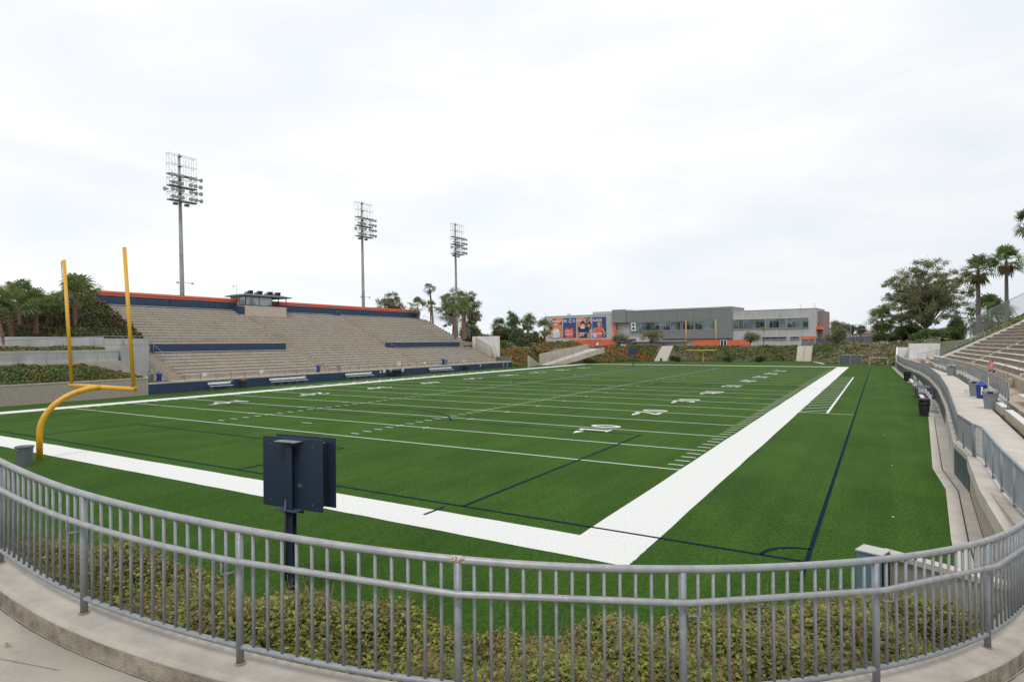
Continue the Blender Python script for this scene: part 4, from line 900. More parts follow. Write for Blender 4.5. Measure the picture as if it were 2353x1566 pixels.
WALK = [(11.95, 113), (12.3, 87), (12.9, 70), (13.1, 60), (12.85, 48), (12.5, 40), (11.8, 27.6), (11.3, 16), (11.0, 8), (10.95, 2), (10.9, -12)]
wk = [tuple(p) for p in offs([np.array(q) for q in WALLR], .27)]
wpl = [p for p in wk if p[1] > 4.8] 
m = MB(); pts = wpl + [(8.95 + .2, 4.8), (10.98, 4.8)] + [p for p in WALK[::-1] if p[1] > 5] + [(11.95, 113), (9.2, 113)]
m.prism(pts, .2, 1.15); struct(m.build('walkway', CONC_W))
TZ = lambda k: 1.15 + .356 * min(k, 3) + .41 * max(0, k - 3)     # tread height of row k, k=0 walkway
def east_stand():
    t = thing('grandstand', 'concrete grandstand with aluminium benches rising along the right edge of the photo', 'grandstand', (18, 50, 0))
    m = MB(); TD = .762; NK = 22; Wp = [np.array(p, float) for p in WALK]
    lines = [polyoff([p for p in WALK], -(-TD * k) if False else TD * k) for k in range(NK + 2)]   # travelling south, left = east
    AIS = [(22.8, 24.0), (41.4, 42.8), (70.6, 72.0)]
    Y1 = lambda k: 96.0 if k >= 3 else 112.0
    def slab(k, y0, y1, z0, z1, off0=0.0, off1=1.0):
        a = resample(polyoff(WALK, TD * (k + off0)), y0, y1); b = resample(polyoff(WALK, TD * (k + off1)), y0, y1)
        pts = a + b[::-1]; m.prism([tuple(p) for p in pts][::-1], z0, z1)
    for k in range(1, NK):
        yl = -12 if k > 0 else 5
        if k in (1, 2):
            # lower rows are cut out by the cross passage: a platform instead
            for y0, y1 in ((yl, 28.5), (90.5, 112)): slab(k, y0, y1, .2, TZ(k))
            for y0, y1 in AIS[1:]: slab(k, y0, y1, .2, TZ(k))
            if k == 1:
                for y0, y1 in ((28.5, 41.4), (42.8, 70.6), (72.0, 90.5)): slab(1.1, y0, y1, .2, 1.45, 0, 1.9)
        else: slab(k, yl, Y1(k), max(.1, TZ(k) - 1.2), TZ(k))
        for y0, y1 in AIS:
            slab(k, y0 + .1, y1 - .1, TZ(k - 1) - .1, (TZ(k) + TZ(k - 1)) / 2, -.42, 0)
    m.build('tiers', CONC_T, t)
    for k in range(0, NK):
        if k == 0: secs = [(5.5, 22.7), (24.1, 26.7), (64.0, 65.4), (91.5, 95.0)]
        elif k in (1, 2): secs = [(-8, 22.7), (24.1, 28.2), (91.0, 104)]
        else: secs = [(-8, 22.7), (24.1, 41.3), (42.9, 70.5), (72.1, 95.8)]
        zt = TZ(k + 1) if k == 0 else TZ(k + 1)
        for y0, y1 in secs:
            # the bench caps the riser of the next row
            a = resample(polyoff(WALK, TD * (k + 1) - .30 - (.32 if k == 0 else 0)), y0, y1); b = resample(polyoff(WALK, TD * (k + 1) - .02 - (.32 if k == 0 else 0)), y0, y1)
            bz = TZ(k) + .43; bm = MB(); bm.prism([tuple(p) for p in a + b[::-1]][::-1], bz - .045, bz)
            yy = y0 + .3
            while yy < y1:
                p = resample(polyoff(WALK, TD * (k + 1) - .16 - (.32 if k == 0 else 0)), yy, yy + .01)[0]
                bm.box(p[0] - .02, p[0] + .10, p[1] - .015, p[1] + .015, TZ(k) + .34, bz - .046); yy += 2.4
            bm.build('bench', ALU, t)
            if k > 0 and y1 in (22.7, 41.3, 70.5): 
                q = a[-1]; MB().box(q[0] - .1, q[0] + .15, q[1] + .12, q[1] + .62, TZ(k) + .001, TZ(k) + .2).build('step_block', WHITEW, t)
    # riser faces under front row near the camera
    fm = MB(); a = resample(polyoff(WALK, .12), 5.2, 22.7); b = resample(polyoff(WALK, .30), 5.2, 22.7); fm.prism([tuple(p) for p in a + b[::-1]][::-1], 1.15, 1.53)
    a = resample(polyoff(WALK, .12), 24.1, 26.7); b = resample(polyoff(WALK, .30), 24.1, 26.7); fm.prism([tuple(p) for p in a + b[::-1]][::-1], 1.15, 1.53); fm.build('front_riser', CONC_T, t)
    # closing wall at the far end
    return t
east_stand()
for (y0, y1, lb) in ((28.6, 41.3, 'near grey picket fence above the cross passage of the right grandstand'), (42.9, 70.5, 'middle grey picket fence above the passage of the right grandstand'), (72.1, 90.4, 'far grey picket fence above the passage of the right grandstand')):
    pts = resample(polyoff(WALK, .85), y0, y1); rail('passage_railing', lb, [(p[0], p[1], 1.45) for p in pts], 1.05, 1.83, .024, mid=(.62,), bottom=.1, pick=.30, mat=GALV)
    m = MB(); a = resample(polyoff(WALK, .78), y0, y1); b = resample(polyoff(WALK, .96), y0, y1); m.prism([tuple(p) for p in a + b[::-1]][::-1], 1.1, 1.50)
    tag(m.build('passage_wall', WHITEW), lb.replace('grey picket fence above', 'low white wall beside'), 'wall')
def hoop_rail(label, y, k0, k1):
    a = resample(polyoff(WALK, .762 * k0), y, y + .01)[0]; b = resample(polyoff(WALK, .762 * k1), y, y + .01)[0]
    t = thing('aisle_handrail', label, 'handrail', (*a, TZ(k0)), 'aisle handrails of the right grandstand')
    za, zb_ = TZ(k0), TZ(k1); MB().tube([(a[0], a[1], za), (a[0], a[1], za + .75), (a[0] + .1, a[1], za + .92), (b[0] - .1, b[1], zb_ + .95), (b[0], b[1], zb_ + .85), (b[0], b[1], zb_)], .022, 8).build('rail', GALV, t, True)
for y, nm in ((23.4, 'nearest'), (42.1, 'middle'), (71.3, 'farthest')):
    for j, (a, b) in enumerate(((.4, 2.6), (3.4, 6.0), (7, 9.6), (10.6, 13.2))):
        hoop_rail(f'curved handrail in the {nm} aisle of the right grandstand, {ORD[j]} from the bottom', y, a, b)
# front single seats on posts
def stool():
    t = thing('stool_seat', 'x', 'seat', (0, 0, 0)); MB().box(-.15, .15, -.26, .26, .40, .44).build('seat', ALU, t); MB().box(-.05, .05, -.04, .04, .015, .399).build('post', GALV, t); MB().box(-.13, .13, -.12, .12, 0, .014).build('base_plate', GALV_D, t); return t
st0 = stool()
SY = [28.6, 30.2, 31.8, 46.2, 48.6, 51.2, 54.0, 57.2, 60.4, 67.2, 70.6, 74.8, 79.2, 84.0]; used = False
for i, y in enumerate(SY):
    o = st0 if i == 0 else copy_tree(st0); p = resample(polyoff(WALK, .30), y, y + .01)[0]; o.location = (p[0], p[1], 1.15)
    g = 0 if i < 3 else 1 if i < 9 else 2; j = i - (0, 3, 9)[g]
    o['label'] = f'{ORD[j]} metal post seat from the near end of the ' + ('nearest trio' if g == 0 else 'middle row of six' if g == 1 else 'farthest row'); o['group'] = 'single seats on posts along the right walkway'
can('trash_can', 11.75, 28.0 - .6, 1.15, 'large grey hooded trash bin at the end of the near bench on the right walkway', GREYPL, .33, .80, lid='dome')
can('recycling_bin', 12.15, 34.4, 1.15, 'blue recycling bin with peaked lid on the right walkway', BLUEP, .30, .86, lid='peak')
can('trash_can', 12.0, 36.2, 1.15, 'grey hooded trash bin just behind the blue recycling bin on the right walkway', GREYPL, .31, .82, lid='dome')
can('trash_can', 12.95, 63.2, 1.15, 'grey trash bin with blue lid opening farther along the right walkway', GREYPL, .42, .88, lid='dome')
MB_b = MB().box(11.75, 11.98, 38.6, 39.1, 1.15, 1.42); tag(MB_b.build('step_block', P('cream_block', (.62, .56, .46), .8)), 'small cream concrete block on the walkway before the grey bin', 'block')
tag(MB().lathe((12.75, 29.2, 1.15), [(.18, 0), (.18, .36), (.15, .38)], 16).build('concrete_footing', CONC_G), 'short round grey concrete footing below the end of the passage fence', 'footing')
# field side furniture by the green wall
can('trash_can', 9.05, 33.2, 0, 'black hooded trash bin nearest on the turf edge by the green wall', DARK, .31, .80, lid='slot')
can('trash_can', 9.35, 71.6, 0, 'black hooded trash bin farther away by the green wall', DARK, .36, .85, lid='slot')
def bench_e(label, y0, y1, x=9.55):
    t = thing('team_bench', label, 'bench', (x, y0, 0), 'team benches by the green wall')
    MB().box(x - .30, x - .03, y0, y1, .44, .48).build('seat', ALU, t); MB().box(x + .12, x + .15, y0, y1, .60, .90).build('backrest', ALU, t)
    for i in range(4):
        y = y0 + .2 + (y1 - y0 - .4) * i / 3; m = MB(); m.tube([(x - .45, y, .03), (x + .55, y, .03)], .022, 6); m.tube([(x + .0, y, .03), (x + .02, y, .44), (x + .12, y, .88)], .02, 6); m.tube([(x - .25, y, .03), (x - .25, y, .43), (x + .02, y, .43)], .02, 6); m.build('leg', GALV, t)
for lb, y0, y1, x in (('metal team bench right behind the nearest black bin by the green wall', 35.0, 37.4, 9.45), ('metal bench with pale backrest just before the dark table by the green wall', 38.2, 45.0, 9.6), ('metal team bench just beyond the dark table', 52.0, 58.0, 9.75), ('metal team bench farthest along, beside the farther black bin', 61.5, 67.5, 9.7)): bench_e(lb, y0, y1, x)
dark_table(9.2, 10.25, 46.2, 49.6, .95, 'dark blue table among the benches by the green wall')
# white ramp walls at the far end of the walkway
m = MB(); m.prism([(9.0, 111.0), (9.25, 111.0), (9.45, 118), (9.2, 118)], 0, [2.3, 2.3, 3.5, 3.5]); m.box(9.26, 11.2, 117.6, 117.9, 0, 3.45); m.box(8.95, 9.2, 110.0, 110.98, 0, 2.3)
tag(m.build('ramp_wall', WHITEW), 'white painted wall with sloping top at the far end of the right walkway', 'wall')
m = MB(); m.box(11.0, 15.4, 112.0, 112.3, 1.0, 4.2); m.prism([(10.9, 112.31), (11.05, 112.31), (11.25, 117.5), (11.0, 117.5)], 1.0, [4.2, 4.2, 3.46, 3.46]); tag(m.build('ramp_wall', WHITEW), 'tall white wall behind the far end of the right grandstand', 'wall')
struct(MB().box(9.3, 15, 110.8, 117.6, .2, 1.6).build('ramp', CONC_W))
rail('gate', 'low metal gate frame on the tall white wall at far right', [(13.2, 112.15, 4.2), (15.4, 112.15, 4.2)], .62, 2.0, .05, mat=GALV, panel=CHAIN, cat='gate')
rail('walkway_railing', 'tangle of stair railings at the far end of the right grandstand', [(11.9, 104, 1.5), (14.6, 104.5, 2.2), (15.3, 101, 2.4)], 1.0, 1.2, .03, mid=(.5,), pick=.35, mat=GALV)
e0 = [(14.6, 96.6), (28.6, 96.6)]
rail('stand_railing', 'sloping pipe railing with pickets up the far end of the right grandstand', [(14.6, 96.5, TZ(3)), (19.6, 96.5, TZ(9) + .15), ], 1.1, 1.9, .045, mid=(.75,), bottom=.12, pick=.35, mat=GALV)
m = MB(); m.prism([(14.3, 96.1), (30.6, 96.1), (30.6, 96.35), (14.3, 96.35)], .2, [2.3, 11.0, 11.0, 2.3]); tag(m.build('end_wall', WHITEW), 'pale stepped end wall closing the far side of the right grandstand', 'wall')
rail('chain_link_fence', 'tall chain link fence climbing past the palms behind the right grandstand', [(18.6, 103, 4.6), (21.2, 106, 6.2), (33, 119, 12.6)], 3.1, 5.0, .05, mat=GALV_D, panel=CHAIN, cat='fence')

# small block wall and cabinet below the fence at right
m = MB(); m.prism([(6.75, -.42), (8.75, -1.42), (8.75, -1.62), (6.75, -.62)][::-1], -.02, .80); tag(m.build('block_wall', P('beige_block', (.36, .32, .26), .9, var=.15, scale=3, bump=.4, bscale=25)), 'low beige block wall with courses behind the fence at lower right', 'wall')
m = MB(); m.prism([(6.70, -.37), (8.77, -1.39), (8.77, -1.66), (6.70, -.66)][::-1], .801, .90); tag(m.build('wall_cap', CONC_W), 'pale coping on the low beige block wall', 'coping')
m = MB()
for z in (.2, .4, .6): m.add([(6.75, -.625, z), (8.75, -1.625, z), (8.75, -1.625, z + .012), (6.75, -.625, z + .012)], [(0, 1, 2, 3)])
t_ = thing('utility_cabinet', 'blue grey metal cabinet with white top behind the fence at lower right', 'cabinet', (6.45, -1.0, 0))
c_ = np.array([6.50, -1.06]); ax_ = np.array([.86, -.28]); ax_ /= np.linalg.norm(ax_); ay_ = np.array([-ax_[1], ax_[0]])
MB().obox((*c_, .55), (*(ax_ * .21), 0), (*(ay_ * .2), 0), (0, 0, .46)).build('body', P('cabinet_blue', (.13, .20, .27), .45, var=.15, scale=6), t_)
MB().obox((*c_, 1.025), (*(ax_ * .23), 0), (*(ay_ * .22), 0), (0, 0, .012)).build('lid', P('lid_pale', (.50, .50, .48), .6, var=.2, scale=20), t_)
MB().obox((*(c_ + ax_ * .22), .6), (*(ax_ * .008), 0), (*(ay_ * .19), 0), (0, 0, .42)).build('side_seal', BLACK, t_)

# ================================================================== FAR END: slopes, ramp, stairs, nets, goals, building
def gz(u, v, z=0.0):
    d = AF + AR * (u - 1176.5) / FPX + AU * (783 - v) / FPX; return CAM + (z - CAM[2]) / d[2] * d
def stairs(label, A, Bp, T0, T1, n, z1):
    m = MB(); A, Bp, T0, T1 = [np.array(p, float) for p in (A, Bp, T0, T1)]
    for i in range(n):
        f = i / n; g = 1.0; a = A + (T0 - A) * f; b = Bp + (T1 - Bp) * f; h = z1 * (i + 1) / n
        a2 = A + (T0 - A) * (i + 1) / n; b2 = Bp + (T1 - Bp) * (i + 1) / n
        if i == n - 1: a2 = a2 + (T0 - A) * .6; b2 = b2 + (T1 - Bp) * .6
        m.prism([tuple(a), tuple(b), tuple(b2), tuple(a2)], -.02, h)
    return tag(m.build('stairs', P('stair_concrete', (.58, .53, .46), .85, var=.12, scale=1.2)), label, 'stairs')
stairs('wide pale concrete stairs up the slope below the orange doorway at right', (-10.2, 141.9), (-6.9, 140.6), (-10.7, 150), (-7.4, 150.6), 20, 3.4)
stairs('pale concrete stairs up the slope left of the far goal post', (-41.3, 133.0), (-38.4, 133.6), (-41.8, 141.0), (-39.0, 141.6), 20, 3.65)
rail('stair_railing', 'handrail up the middle of the right far stairs', [(-8.6, 141.2, 0), (-9.0, 150.3, 3.3)], .9, 2.5, .03)
rail('stair_railing', 'dark handrail up the left side of the left far stairs', [(-41.5, 133.4, 0), (-42.1, 141.6, 3.5)], .9, 2.5, .03)
def quadslab(name, pts, label, cat, mat, th=.25, kind=None):
    m = MB(); P_ = [np.array(p, float) for p in pts]; V = P_ + [p - np.array([0, 0, th]) for p in P_]; n = len(P_)
    m.add(V, [tuple(range(n)), tuple(range(n, 2 * n))[::-1]] + [(i, n + i, n + (i + 1) % n, (i + 1) % n) for i in range(n)]); o = m.build(name, mat)
    if kind: o['kind'] = kind
    else: tag(o, label, cat)
    return o
rA = gz(1240, 838, .02); rB = gz(1263, 838, .02); rC = gz(1352, 800.5, 3.35); rD = gz(1388, 800.5, 3.35); rB2 = gz(1345, 816, 1.9)
RM = .62
quadslab('ramp_road', [rA, rB, rD, rC], '', '', CONC_W, kind='structure')
def wallseg(name, a, b, h0, h1, th, label, mat, down=1.5):
    a = np.array(a, float); b = np.array(b, float); t = (b - a)[:2]; t /= np.linalg.norm(t); q = np.array([-t[1], t[0]]) * th / 2
    pts = [a[:2] - q, b[:2] - q, b[:2] + q, a[:2] + q]; m = MB(); m.prism([tuple(p) for p in pts], [a[2] - down, b[2] - down, b[2] - down, a[2] - down], [a[2] + h0, b[2] + h1, b[2] + h1, a[2] + h0]); return tag(m.build(name, mat), label, 'wall')
CR = P('ramp_concrete', (.50, .45, .38), .85, c2=(.40, .36, .30), scale=.5, streak=.15)
wallseg('ramp_wall', rC, rA, 1.0, .9 + 1.5, .3, 'pale concrete wall along the far side of the ramp at the far left corner', CR)
lft = gz(1214, 817, 2.3); wallseg('ramp_wall', rA, (lft[0], lft[1], 0), .1, 2.3, .3, 'short pale concrete wall slanting down at the foot of the ramp', CR)
wallseg('ramp_wall', rB, rD, .05, .25, .3, 'low concrete wall along the near side of the ramp', CR, down=.9)
rail('ramp_railing', 'thin picket railing along the near side of the far ramp', [tuple(rB + np.array([0, 0, .1])), tuple(rD + np.array([0, 0, .25]))], 1.05, 2.2, .03, pick=.5, bottom=.1, mat=GALV)
rail('ramp_railing', 'thin handrail along the far wall of the ramp', [tuple(rA + np.array([.6, 0, .1])), tuple(rC + np.array([.6, 0, .1]))], .9, 3, .03, mat=GALV_D)
# padded screen and small white goal in the far right corner
t = thing('screen_gate', 'dark grey mesh double gate standing at the far right corner of the turf', 'gate', (1.6, 121.6, 0)); a = np.array([-.27, 121.2]); b = np.array([3.6, 122.2])
for p in (a, (a + b) / 2, b): MB().tube([(p[0], p[1], 0), (p[0], p[1], 1.95)], .05, 8).build('post', GALV_L, t)
for p, q in ((a, (a + b) / 2), ((a + b) / 2, b)):
    MB().add([(p[0], p[1], .08), (q[0], q[1], .08), (q[0], q[1], 1.9), (p[0], p[1], 1.9)], [(0, 1, 2, 3)]).build('mesh_panel', WINDSCREEN, t)
MB().tube([(*a, 1.92), (*b, 1.92)], .035, 8).build('top_rail', GALV_L, t)
t = thing('small_goal', 'small white portable goal frame at the far right corner of the turf', 'goal', (6.3, 120.8, 0)); a = np.array([4.85, 120.2]); b = np.array([7.9, 121.0])
MB().tube([(*a, 0), (*a, 1.45), (*b, 1.45), (*b, 0)], .045, 8).build('front_frame', WHITE, t)
MB().tube([(*(a + [.25, .9]), 0), (*(a + [.25, 0]), 1.43)], .03, 6).build('rear_strut', WHITE, t); MB().tube([(*(b + [.05, .9]), 0), (*(b - [.3, 0]), 1.43)], .03, 6).build('rear_strut', WHITE, t)
quadslab('curb_strip', [(-6.5, 139.0, .1), (-6.0, 139.0, .1), (-3.0, 124.5, .1), (-3.5, 124.5, .1)], '', '', WHITEW, .12, 'structure')
# odds and ends at the foot of the far slope
p = gz(1718, 829); t = thing('ball_cart', 'small round wire ball cart at the foot of the far slope', 'cart', tuple(p)); MB().tube([p + np.array([.42 * math.cos(a), 0, .5 + .42 * math.sin(a)]) for a in np.linspace(0, 6.28, 17)[:-1]], .035, 5, closed=True).build('hoop', GALV_L, t); MB().tube([p + np.array([0, 0, 0]), p + np.array([0, 0, .9])], .03, 5).build('post', GALV_L, t); MB().tube([p + np.array([-.4, 0, .05]), p + np.array([.4, 0, .05])], .03, 5).build('foot', GALV_L, t)
for u, lb in ((1799, 'small black bin at the foot of the far slope near the right stairs'), (1519, 'small dark bin at the foot of the left far stairs')):
    p = gz(u, 829.5); can('trash_can', p[0], p[1], 0, lb, DARK, .26, .75)
p = gz(1455, 832, .8); t = thing('play_clock_board', 'distant dark blue play clock board on a post in front of the left far slope', 'sign', tuple(p)); MB().box(p[0] - .07, p[0] + .07, p[1] - .07, p[1] + .07, 0, 2.6).build('post', NAVY_S, t)
tp = at(1455, 799, 140); MB().box(p[0] - .9, p[0] + .9, p[1] - .25, p[1] + .1, 2.35, 3.6).build('board', NAVY, t)
for u, h in ((1688, 1.2), (1706, 1.3), (1687, .9)):
    pass
p = gz(1696, 829); t = thing('blocking_sled', 'dark low training sled with upright pads at the foot of the far slope', 'sled', tuple(p)); MB().box(p[0] - 2, p[0] + 2.2, p[1] - .1, p[1] + .1, .05, .18).build('frame', GALV, t)
for d in (-.95, 1.05): MB().obox(p + np.array([d, 0, .55]), (.09, 0, 0), (0, .1, 0), (.1, 0, .5)).build('pad', DARK, t)

# ---- the building beyond the field
BA = math.radians(84.5); BD = np.array([-math.sin(BA), math.cos(BA), 0]); BN = np.array([-math.cos(BA), -math.sin(BA), 0]); BP0 = np.array([-21.06, 187.44, 0])
def bxf(V):      # local (s, out towards us, z) -> world
    V = np.asarray(V); return BP0 + V[:, :1] * BD + V[:, 1:2] * BN + V[:, 2:3] * np.array([0, 0, 1.0])
def building():
    base = BP0 + BD * 36 + np.array([0, 0, 3.2]); t = thing('campus_building', 'long two storey grey concrete college hall with orange doors and wide windows beyond the field', 'building', tuple(base))
    BC = P('board_concrete', (.50, .495, .49), .85, c2=(.42, .418, .42), scale=.35, streak=.10); BG = P('ribbed_metal', (.23, .235, .24), .6, c2=(.205, .21, .217), scale=.8)
    BL = P('building_pale', (.50, .495, .49), .85, var=.12, scale=.4)
    def bx(n, m_, s0, s1, o0, o1, z0, z1, par=t): return MB().box(s0, s1, o0, o1, z0, z1).build(n, m_, par, xf=bxf)
    wR = bx('concrete_wing', BC, -11.6, 12.6, -14, 0, 2.0, 14.25); wC = bx('concrete_hall', BC, 54.8, 84.4, -26, 0, 2.0, 14.75); bx('concrete_base', BC, 12.61, 54.79, -14, -.6, 2.0, 11.6)
    bx('roof_edge', BL, -11.7, 12.59, -14.1, .08, 14.251, 14.4); bx('roof_edge', BL, 54.81, 84.5, -26.1, .08, 14.751, 14.95)
    gb = bx('grey_metal_block', BG, 12.62, 47.9, -13, .5, 11.6, 15.85); bx('grey_metal_block', BG, 47.91, 54.75, -13, .5, 11.6, 16.05); bx('grey_metal_block', BG, 49.5, 54.78, .5, 1.2, 11.6, 16.3)
    bx('roof_trim', BL, 15, 51.5, .5, .62, 15.45, 15.62)
    bx('grey_metal_side', BG, 12.62, 17.8, -.59, .5, 5.7, 11.599); bx('grey_metal_apron', BG, 17.81, 36, -.59, .45, 5.7, 8.5); bx('grey_metal_side', BG, 47.6, 48.1, -.59, .5, 8.5, 11.599)
    jl = MB()
    for s in (19.5, 25, 30.8, 36.5, 42.3): jl.box(s, s + .06, .5, .53, 11.6, 15.3)
    for z in np.arange(5.9, 15.4, .42): jl.box(12.62, 17.7, .5, .515, z, z + .045)
    for z in np.arange(11.8, 15.4, .42): jl.box(17.8, 47.8, .5, .515, z, z + .04)
    for z in np.arange(6.0, 8.4, .42): jl.box(17.9, 35.9, .45, .465, z, z + .04)
    jl.build('panel_joints', P('joint', (.07, .073, .08), .8), gb, xf=bxf)
    jl = MB()
    for s in (-7.6, -1.5, 4.8, 10.6): jl.box(s, s + .05, 0, .01, 2.5, 8.4); jl.box(s, s + .05, 0, .01, 11.6, 14.2)
    jl.build('wall_joints', P('joint2', (.20, .2, .2), .8), wR, xf=bxf)
    def window(s0, s1, z0, z1, n, out, nm='window', gm=GLASS, rc_=.16, white=()):
        w = bx(nm, gm, s0, s1, out - rc_, out - rc_ + .04, z0, z1); f = MB()
        f.box(s0 - .1, s1 + .1, out - .2, out + .06, z1, z1 + .12); f.box(s0 - .1, s1 + .1, out - .2, out + .12, z0 - .14, z0)
        for i in (0, n): s = s0 + (s1 - s0) * i / n; f.box(s - .06, s + .06, out - .2, out + .05, z0, z1)
        for i in range(1, n): s = s0 + (s1 - s0) * i / n; f.box(s - .03, s + .03, out - .13, out - .09, z0, z1)
        f.build('frame', P('window_frame', (.36, .39, .39), .5), w, xf=bxf)
        inn = MB()
        for i in range(n * 2):
            if rng.random() < .45: s = s0 + (s1 - s0) * rng.random() * .8; inn.box(s, min(s1 - .1, s + R_(.5, 1.8)), out - rc_ + .043, out - rc_ + .046, z0 + R_(0, .1), z0 + (z1 - z0) * R_(.3, .8))
        if inn.n: inn.build('interior_reflection', P('refl_dark', (.025, .035, .04), .2), w, xf=bxf)
        return w
    window(18.1, 29, 8.65, 11.4, 8, .42); window(29.6, 45.8, 8.65, 11.4, 9, .42); bx('white_column', WHITE, 46.0, 47.6, .1, .45, 8.6, 11.5); bx('small_window', BLACK, 46.4, 47.2, .45, .47, 9.0, 9.9); bx('small_window', BLACK, 46.4, 47.2, .45, .47, 10.3, 11.2)
    window(-9.6, -3.6, 8.7, 11.5, 3, .2); window(-3.4, 2.4, 8.7, 11.5, 3, .2); window(2.6, 12.4, 8.7, 11.5, 6, .2)
    window(27.8, 36.8, 5.45, 6.5, 4, -.35); window(-7.0, -4.5, 5.3, 5.9, 1, .2); window(-3.4, 3.6, 5.3, 5.9, 3, .2)
    for i, (s0, s1) in enumerate(((16.7, 25.3), (7.3, 14.3))): 
        o = bx('orange_panel', ORANGE, s0, s1, -.59 if i == 0 or True else 0, .12, 3.0, 5.15)
        MB().box((s0 + s1) / 2, (s0 + s1) / 2 + .06, .12, .14, 3.1, 5.1).build('panel_joint', ORANGE_D, o, xf=bxf)
    d = bx('glass_door', GLASS, 14.4, 16.6, -.59, .05, 3.0, 5.15); MB().box(14.4, 14.6, .05, .14, 3, 5.15).box(15.4, 15.6, .05, .14, 3, 5.15).box(16.4, 16.6, .05, .14, 3, 5.15).box(14.4, 16.6, .05, .14, 5.0, 5.2).build('door_frame', WHITE, d, xf=bxf)
    bx('orange_lintel', ORANGE, -11.7, -7.5, 0, .2, 5.1, 6.0); bx('recess', P('recess', (.16, .165, .17), .7), -11.2, -7.6, 0, .04, 2.6, 5.09)
    bx('canopy', BL, 27.5, 47, -.59, .9, 4.75, 4.95)
    rc = bx('porch', P('porch_dark', (.07, .075, .08), .8), 46.3, 51.4, -.59, -.5, 2.6, 5.8)
    # left hall
    bx('orange_pilaster', ORANGE, 53.7, 54.79, 0, .35, 5.8, 13.8)
    bx('orange_panel', ORANGE, 66.0, 73.3, 0, .12, 3.9, 5.8); bx('orange_panel', ORANGE, 54.9, 60.4, 0, .12, 3.3, 5.8); bx('concrete_plinth', BL, 66.0, 73.3, 0, .14, 2.5, 3.89)
    for s in (60.45, 63.25): dd = bx('double_door', ORANGE_D, s, s + 2.7, 0, .06, 2.5, 5.75); bx('door_seam', WHITE, s + 1.3, s + 1.36, .06, .07, 3.3, 5.7, dd) if False else None
    bx('door_mullion', P('mull', (.5, .4, .38), .6), 63.16, 63.24, 0, .1, 2.5, 5.75)
    bx('roof_unit', P('roof_unit', (.42, .43, .43), .6, var=.2, scale=1), 57, 65.5, -8, -4, 14.96, 16.1); bx('roof_unit', P('roof_unit2', (.55, .55, .54), .6), 76.3, 77.4, -6, -4.8, 14.96, 15.9)
    bx('side_pilaster', P('rosy', (.26, .19, .18), .8), -13.0, -11.61, -14, -3.0, 2.5, 13.6); bx('side_window', GLASS, -11.65, -11.60, -6, -2, 7.5, 10)
    bx('orange_balcony', ORANGE, -13.1, -11.61, -2.9, .1, 8.0, 8.9)
    for s, z, nm in ((82.9, 12.4, 'wall_lamp'),): bx(nm, DARK, s, s + .5, 0, .4, z, z + .6)
    for s, z in ((84.2, 14.95), (-7.5, 14.4), (-11.3, 14.4)):
        MB().tube([(s, -.3, z), (s, -.3, z + .9), (s + .25, -.3, z + 1.3), (s + .6, -.3, z + 1.25), (s + .65, -.3, z + 1.0)], .05, 5).build('camera_mast', GALV_L, t, xf=bxf)
    m = MB(); m.add([(38.0, .8, 4.95), (38.2, 1.9, 4.95), (34.2, 1.9, 3.0), (34.0, .8, 3.0)], [(0, 1, 2, 3)]); 
    for q in range(2): m.tube([(38.5, .8 + q, 6.0), (33.9, .8 + q, 3.6)], .05, 5)
    m.build('outside_stairs', DARK, t, xf=bxf)
    return t
bld = building()

# ---- four banners with lettering and figures
def text_mesh(s, size, mat, name, parent, xf, align='LEFT', z=0.0, ext=0.0):
    cu = bpy.data.curves.new(name, 'FONT'); cu.body = s; cu.size = size; cu.align_x = align; cu.resolution_u = 3; cu.offset = .018 * size
    ob = bpy.data.objects.new('tmp', cu); col.objects.link(ob); dg = bpy.context.evaluated_depsgraph_get(); me = bpy.data.meshes.new_from_object(ob.evaluated_get(dg)); bpy.data.objects.remove(ob)
    V = np.array([tuple(v.co) for v in me.vertices]); F = [tuple(p.vertices) for p in me.polygons]; me.name = name
    m = MB()
    if len(V): m.add(V, F)
    return m.build(name, mat, parent, xf=xf), (V[:, 0].min(), V[:, 0].max()) if len(V) else (0, 0)
def ell(cx, cz, rx, rz, o, n=20, a0=0, a1=2 * math.pi): return [(cx + rx * math.cos(a), o, cz + rz * math.sin(a)) for a in np.linspace(a0, a1, n, endpoint=(a1 - a0 < 6.2))]
